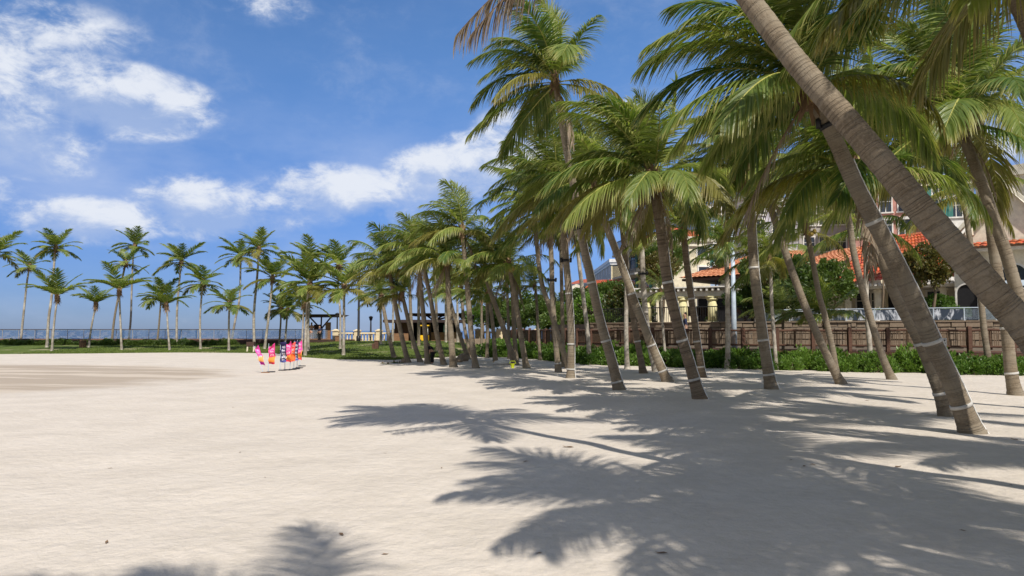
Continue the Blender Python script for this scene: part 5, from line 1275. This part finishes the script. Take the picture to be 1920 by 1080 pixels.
# ------------------------------------------------------------------ left lawn palms
C3 = dict(group=G3, sty='far', bark='bark_pale', emin=1)
for k, (lab, pts, r0, r1, kw) in enumerate([
    ('palm cut off by the left frame edge with fronds reaching in', [(-18, 655), (-12, 560), (-6, 475)], .17, .12, dict(nf=16, sc=1.1)),
    ('tall slim palm leaning right, leftmost whole palm on the lawn', [(38, 647), (44, 590), (51, 525), (56, 500)], .17, .12, dict(nf=14, sc=.9)),
    ('tall palm with a bushy rounded crown second from the left', [(88, 652), (91, 600), (97, 553), (103, 475), (105, 465)], .18, .13, dict(nf=22, sc=.85)),
    ('shorter pale palm with a V shaped crown in front of the bushy one', [(97, 659), (101, 610), (106, 568), (107, 556)], .14, .10, dict(nf=14, emax=2, sc=1.05)),
    ('short pale leaning palm right of the litter bin', [(166, 652), (171, 615), (178, 580), (180, 570)], .14, .10, dict(nf=12, emax=2, sc=.95)),
    ('leaning palm with a dark trunk behind the white trunked one', [(209, 647), (214, 600), (222, 556), (233, 505), (236, 493)], .17, .13, dict(nf=14, sc=.85, bark='bark')),
    ('white trunked palm with a wide V crown in the middle of the lawn', [(228, 657), (226, 610), (224, 562), (224, 545)], .14, .11, dict(nf=14, emax=2, sc=1.15)),
    ('tallest palm of the left group with a flat topped crown', [(240, 645), (245, 600), (247, 540), (250, 475), (253, 460)], .17, .12, dict(nf=16, sc=.95)),
    ('dark trunked palm behind the small V crowned palm', [(294, 648), (298, 610), (301, 572), (303, 556)], .15, .11, dict(nf=14, bark='bark')),
    ('small V crowned palm in the middle of the lawn row', [(318, 657), (315, 620), (313, 583), (312, 572)], .13, .10, dict(nf=12, emax=2, sc=1.0)),
    ('tall palm with a star shaped crown above the middle row', [(331, 648), (332, 580), (337, 520), (340, 490)], .17, .12, dict(nf=16, sc=1.1)),
    ('pale straight palm with a drooping round crown', [(376, 655), (375, 600), (378, 555), (381, 530)], .14, .11, dict(nf=18, sc=.95)),
    ('shorter palm with a dark upper trunk left of the leaning tall one', [(429, 658), (429, 610), (430, 570)], .14, .11, dict(nf=16, sc=.9)),
    ('tall palm leaning right behind the shorter dark topped one', [(433, 645), (442, 595), (449, 560), (451, 500), (451, 480)], .18, .13, dict(nf=16, sc=1.05)),
    ('tallest palm on the right of the lawn, left of the flags', [(477, 654), (476, 590), (482, 520), (486, 466)], .19, .13, dict(nf=18, sc=1.0)),
    ('leaning palm with a full star crown above the flags', [(496, 655), (503, 600), (509, 545), (511, 521)], .17, .13, dict(nf=20, sc=1.05)),
    ('short dark trunked palm left of the navy flag', [(523, 648), (526, 610), (527, 578)], .14, .11, dict(nf=14, sc=.85, bark='bark')),
    ('short palm with a round crown above the navy flag', [(534, 647), (537, 610), (539, 580)], .15, .11, dict(nf=16, sc=.95)),
    ('palm with a dense mid height crown left of the pavilion roof', [(572, 668), (574, 610), (577, 560), (581, 533)], .16, .12, dict(nf=22, sc=1.15)),
    ('tall palm rising behind the dense crown near the pavilion', [(578, 659), (578, 600), (582, 530), (584, 490)], .17, .12, dict(nf=16, sc=1.05)),
    ('small palm crown low beside the pavilion roof edge', [(566, 660), (568, 610), (570, 568)], .13, .10, dict(nf=12, sc=.9)),
    ('slim palm with a dark patched trunk right of the pavilion', [(638, 655), (638, 590), (634, 530), (636, 497)], .14, .10, dict(nf=16, sc=1.05)),
    ('pale straight palm right of the pavilion with a drooping crown', [(644, 667), (645, 610), (645, 555), (646, 539)], .15, .12, dict(nf=18, sc=1.1)),
]):
    a = dict(C3, emax=4); a.update(kw); r0 *= .82; r1 *= .85; a['sc'] = a.get('sc', 1) * .92; palm(lab, pts, r0, r1, seed=100 + k, **a)
# socket box on the stout palm
q = at(1769, 641, 11.55)
bx = thing('socket_box', 'small white socket box strapped to the stout banded palm', 'box', q)
part('case', 'white_tape', bx, lambda b: b.box(q.x - .035, q.x + .035, q.y - .03, q.y + .03, q.z - .06, q.z + .06))
for dz in (-.025, .025): part('socket', 'black_metal', bx, lambda b: b.tube([(q.x, q.y - .034, q.z + dz), (q.x, q.y - .030, q.z + dz)], .012, 8))
# dead fronds hanging in at the top: ends of an overhead dry frond
me = frond_mesh('dry_frond', math.pi, R(-36), .45, 2.3, 84, .66, .022, 4, .1, 3.4, 77, (M['frond_dead'], M['fibre']))
me2 = frond_mesh('dry_frond', math.pi * .97, R(-27), .55, 2.35, 70, .70, .022, 4, .1, 3.4, 78, (M['frond_dead'], M['fibre'])); inst('dry_frond', me2, CP[0], CP[1][-1] + Vector((0, 0, -.45)))
tag(inst('dry_frond', me, CP[0], CP[1][-1] + Vector((0, 0, -.38))), 'dry grey brown frond hanging into the top of the view')
# debris on the sand
deb = [(1103, 783, .06), (846, 755, .03), (722, 851, .025), (985, 866, .05), (640, 1008, .05), (722, 1048, .03), (828, 881, .03), (1065, 840, .09), (1508, 877, .05), (1525, 874, .05), (1684, 877, .06), (1902, 826, .07), (1240, 1044, .05), (1215, 700, .12), (1806, 1002, .03), (1483, 866, .03), (200, 1018, .04), (206, 879, .03), (450, 850, .03), (1626, 752, .06), (437, 764, .03), (497, 898, .02), (1010, 1045, .03), (1896, 913, .03)]
lfm = MB(); lfm.v = [(-1, 0, .1), (-.3, .35, .35), (.5, .3, .15), (1, 0, .45), (.4, -.3, .1), (-.4, -.35, .3), (0, 0, .05)]; lfm.f = [(0, 1, 6), (1, 2, 6), (2, 3, 6), (3, 4, 6), (4, 5, 6), (5, 0, 6)]
o = lfm.build('scrap', M['fibre']); lme = o.data; bpy.data.objects.remove(o)
for i, (px, py, s) in enumerate(deb):
    g = ghit(px, py); o = bpy.data.objects.new('dry_leaf', lme); COL.objects.link(o); o.location = (g.x, g.y, g.z + .004); o.rotation_euler = (0, 0, i * 1.3); o.scale = (s, s * .8, s * .5)
    tag(o, 'small dark scrap of dry leaf lying on the open sand', 'leaf', 'dry leaf scraps on the sand')
g = ghit(961, 690); t = thing('toy_bucket', 'small lime yellow plastic bucket on the sand among the far cluster trunks', 'bucket', g)
part('tub', 'bright', t, lambda b: b.tube([(g.x, g.y, g.z), (g.x, g.y, g.z + .2), (g.x, g.y, g.z + .16)], [.07, .10, .08], 12)); part('handle', 'bright', t, lambda b: b.tube([(g.x - .14, g.y, g.z + .19), (g.x - .1, g.y, g.z + .30), (g.x + .1, g.y, g.z + .30), (g.x + .14, g.y, g.z + .19)], .012, 6))
g = ghit(941, 684); t = thing('sand_bag', 'pale plastic sack lying on the sand left of the lime bucket', 'bag', g)
part('sack', 'pale_bag', t, lambda b: b.tube([(g.x - .42, g.y, g.z + .05), (g.x - .3, g.y, g.z + .09), (g.x, g.y, g.z + .12), (g.x + .28, g.y + .05, g.z + .10), (g.x + .42, g.y + .05, g.z + .05)], [.03, .10, .14, .10, .03], 12), True)
for px, py, s, lab in ((868, 677, .30, 'grey round boulder right of the bending person'), (860, 679, .20, 'smaller grey boulder left of the round boulder'), (757, 680, .16, 'small pinkish stone at the foot of the cluster palms')):
    g = ghit(px, py); b = MB(); b.tube([(g.x, g.y, g.z - .05), (g.x + .02, g.y, g.z + s * .4), (g.x - .02, g.y, g.z + s * 1.0), (g.x, g.y, g.z + s * 1.35)], [s * .9, s * 1.05, s * .8, s * .2], 9)
    tag(b.build('boulder', 'stone', smooth=False), lab, 'stone')
for i, (px, py, s) in enumerate([(738, 680, .5), (728, 683, .4), (748, 681, .45), (718, 682, .35)]):
    g = ghit(px, py); shrub(g.x, g.y, s * .7, 'low tuft of creeper on the sand at the lawn corner, %s' % ('largest one', 'nearest one', 'beside the pinkish stone', 'leftmost one')[i], 'creeper tufts at the lawn corner', i, 'leaf', .25)
S.cycles.max_bounces = 6; S.cycles.transparent_max_bounces = 12
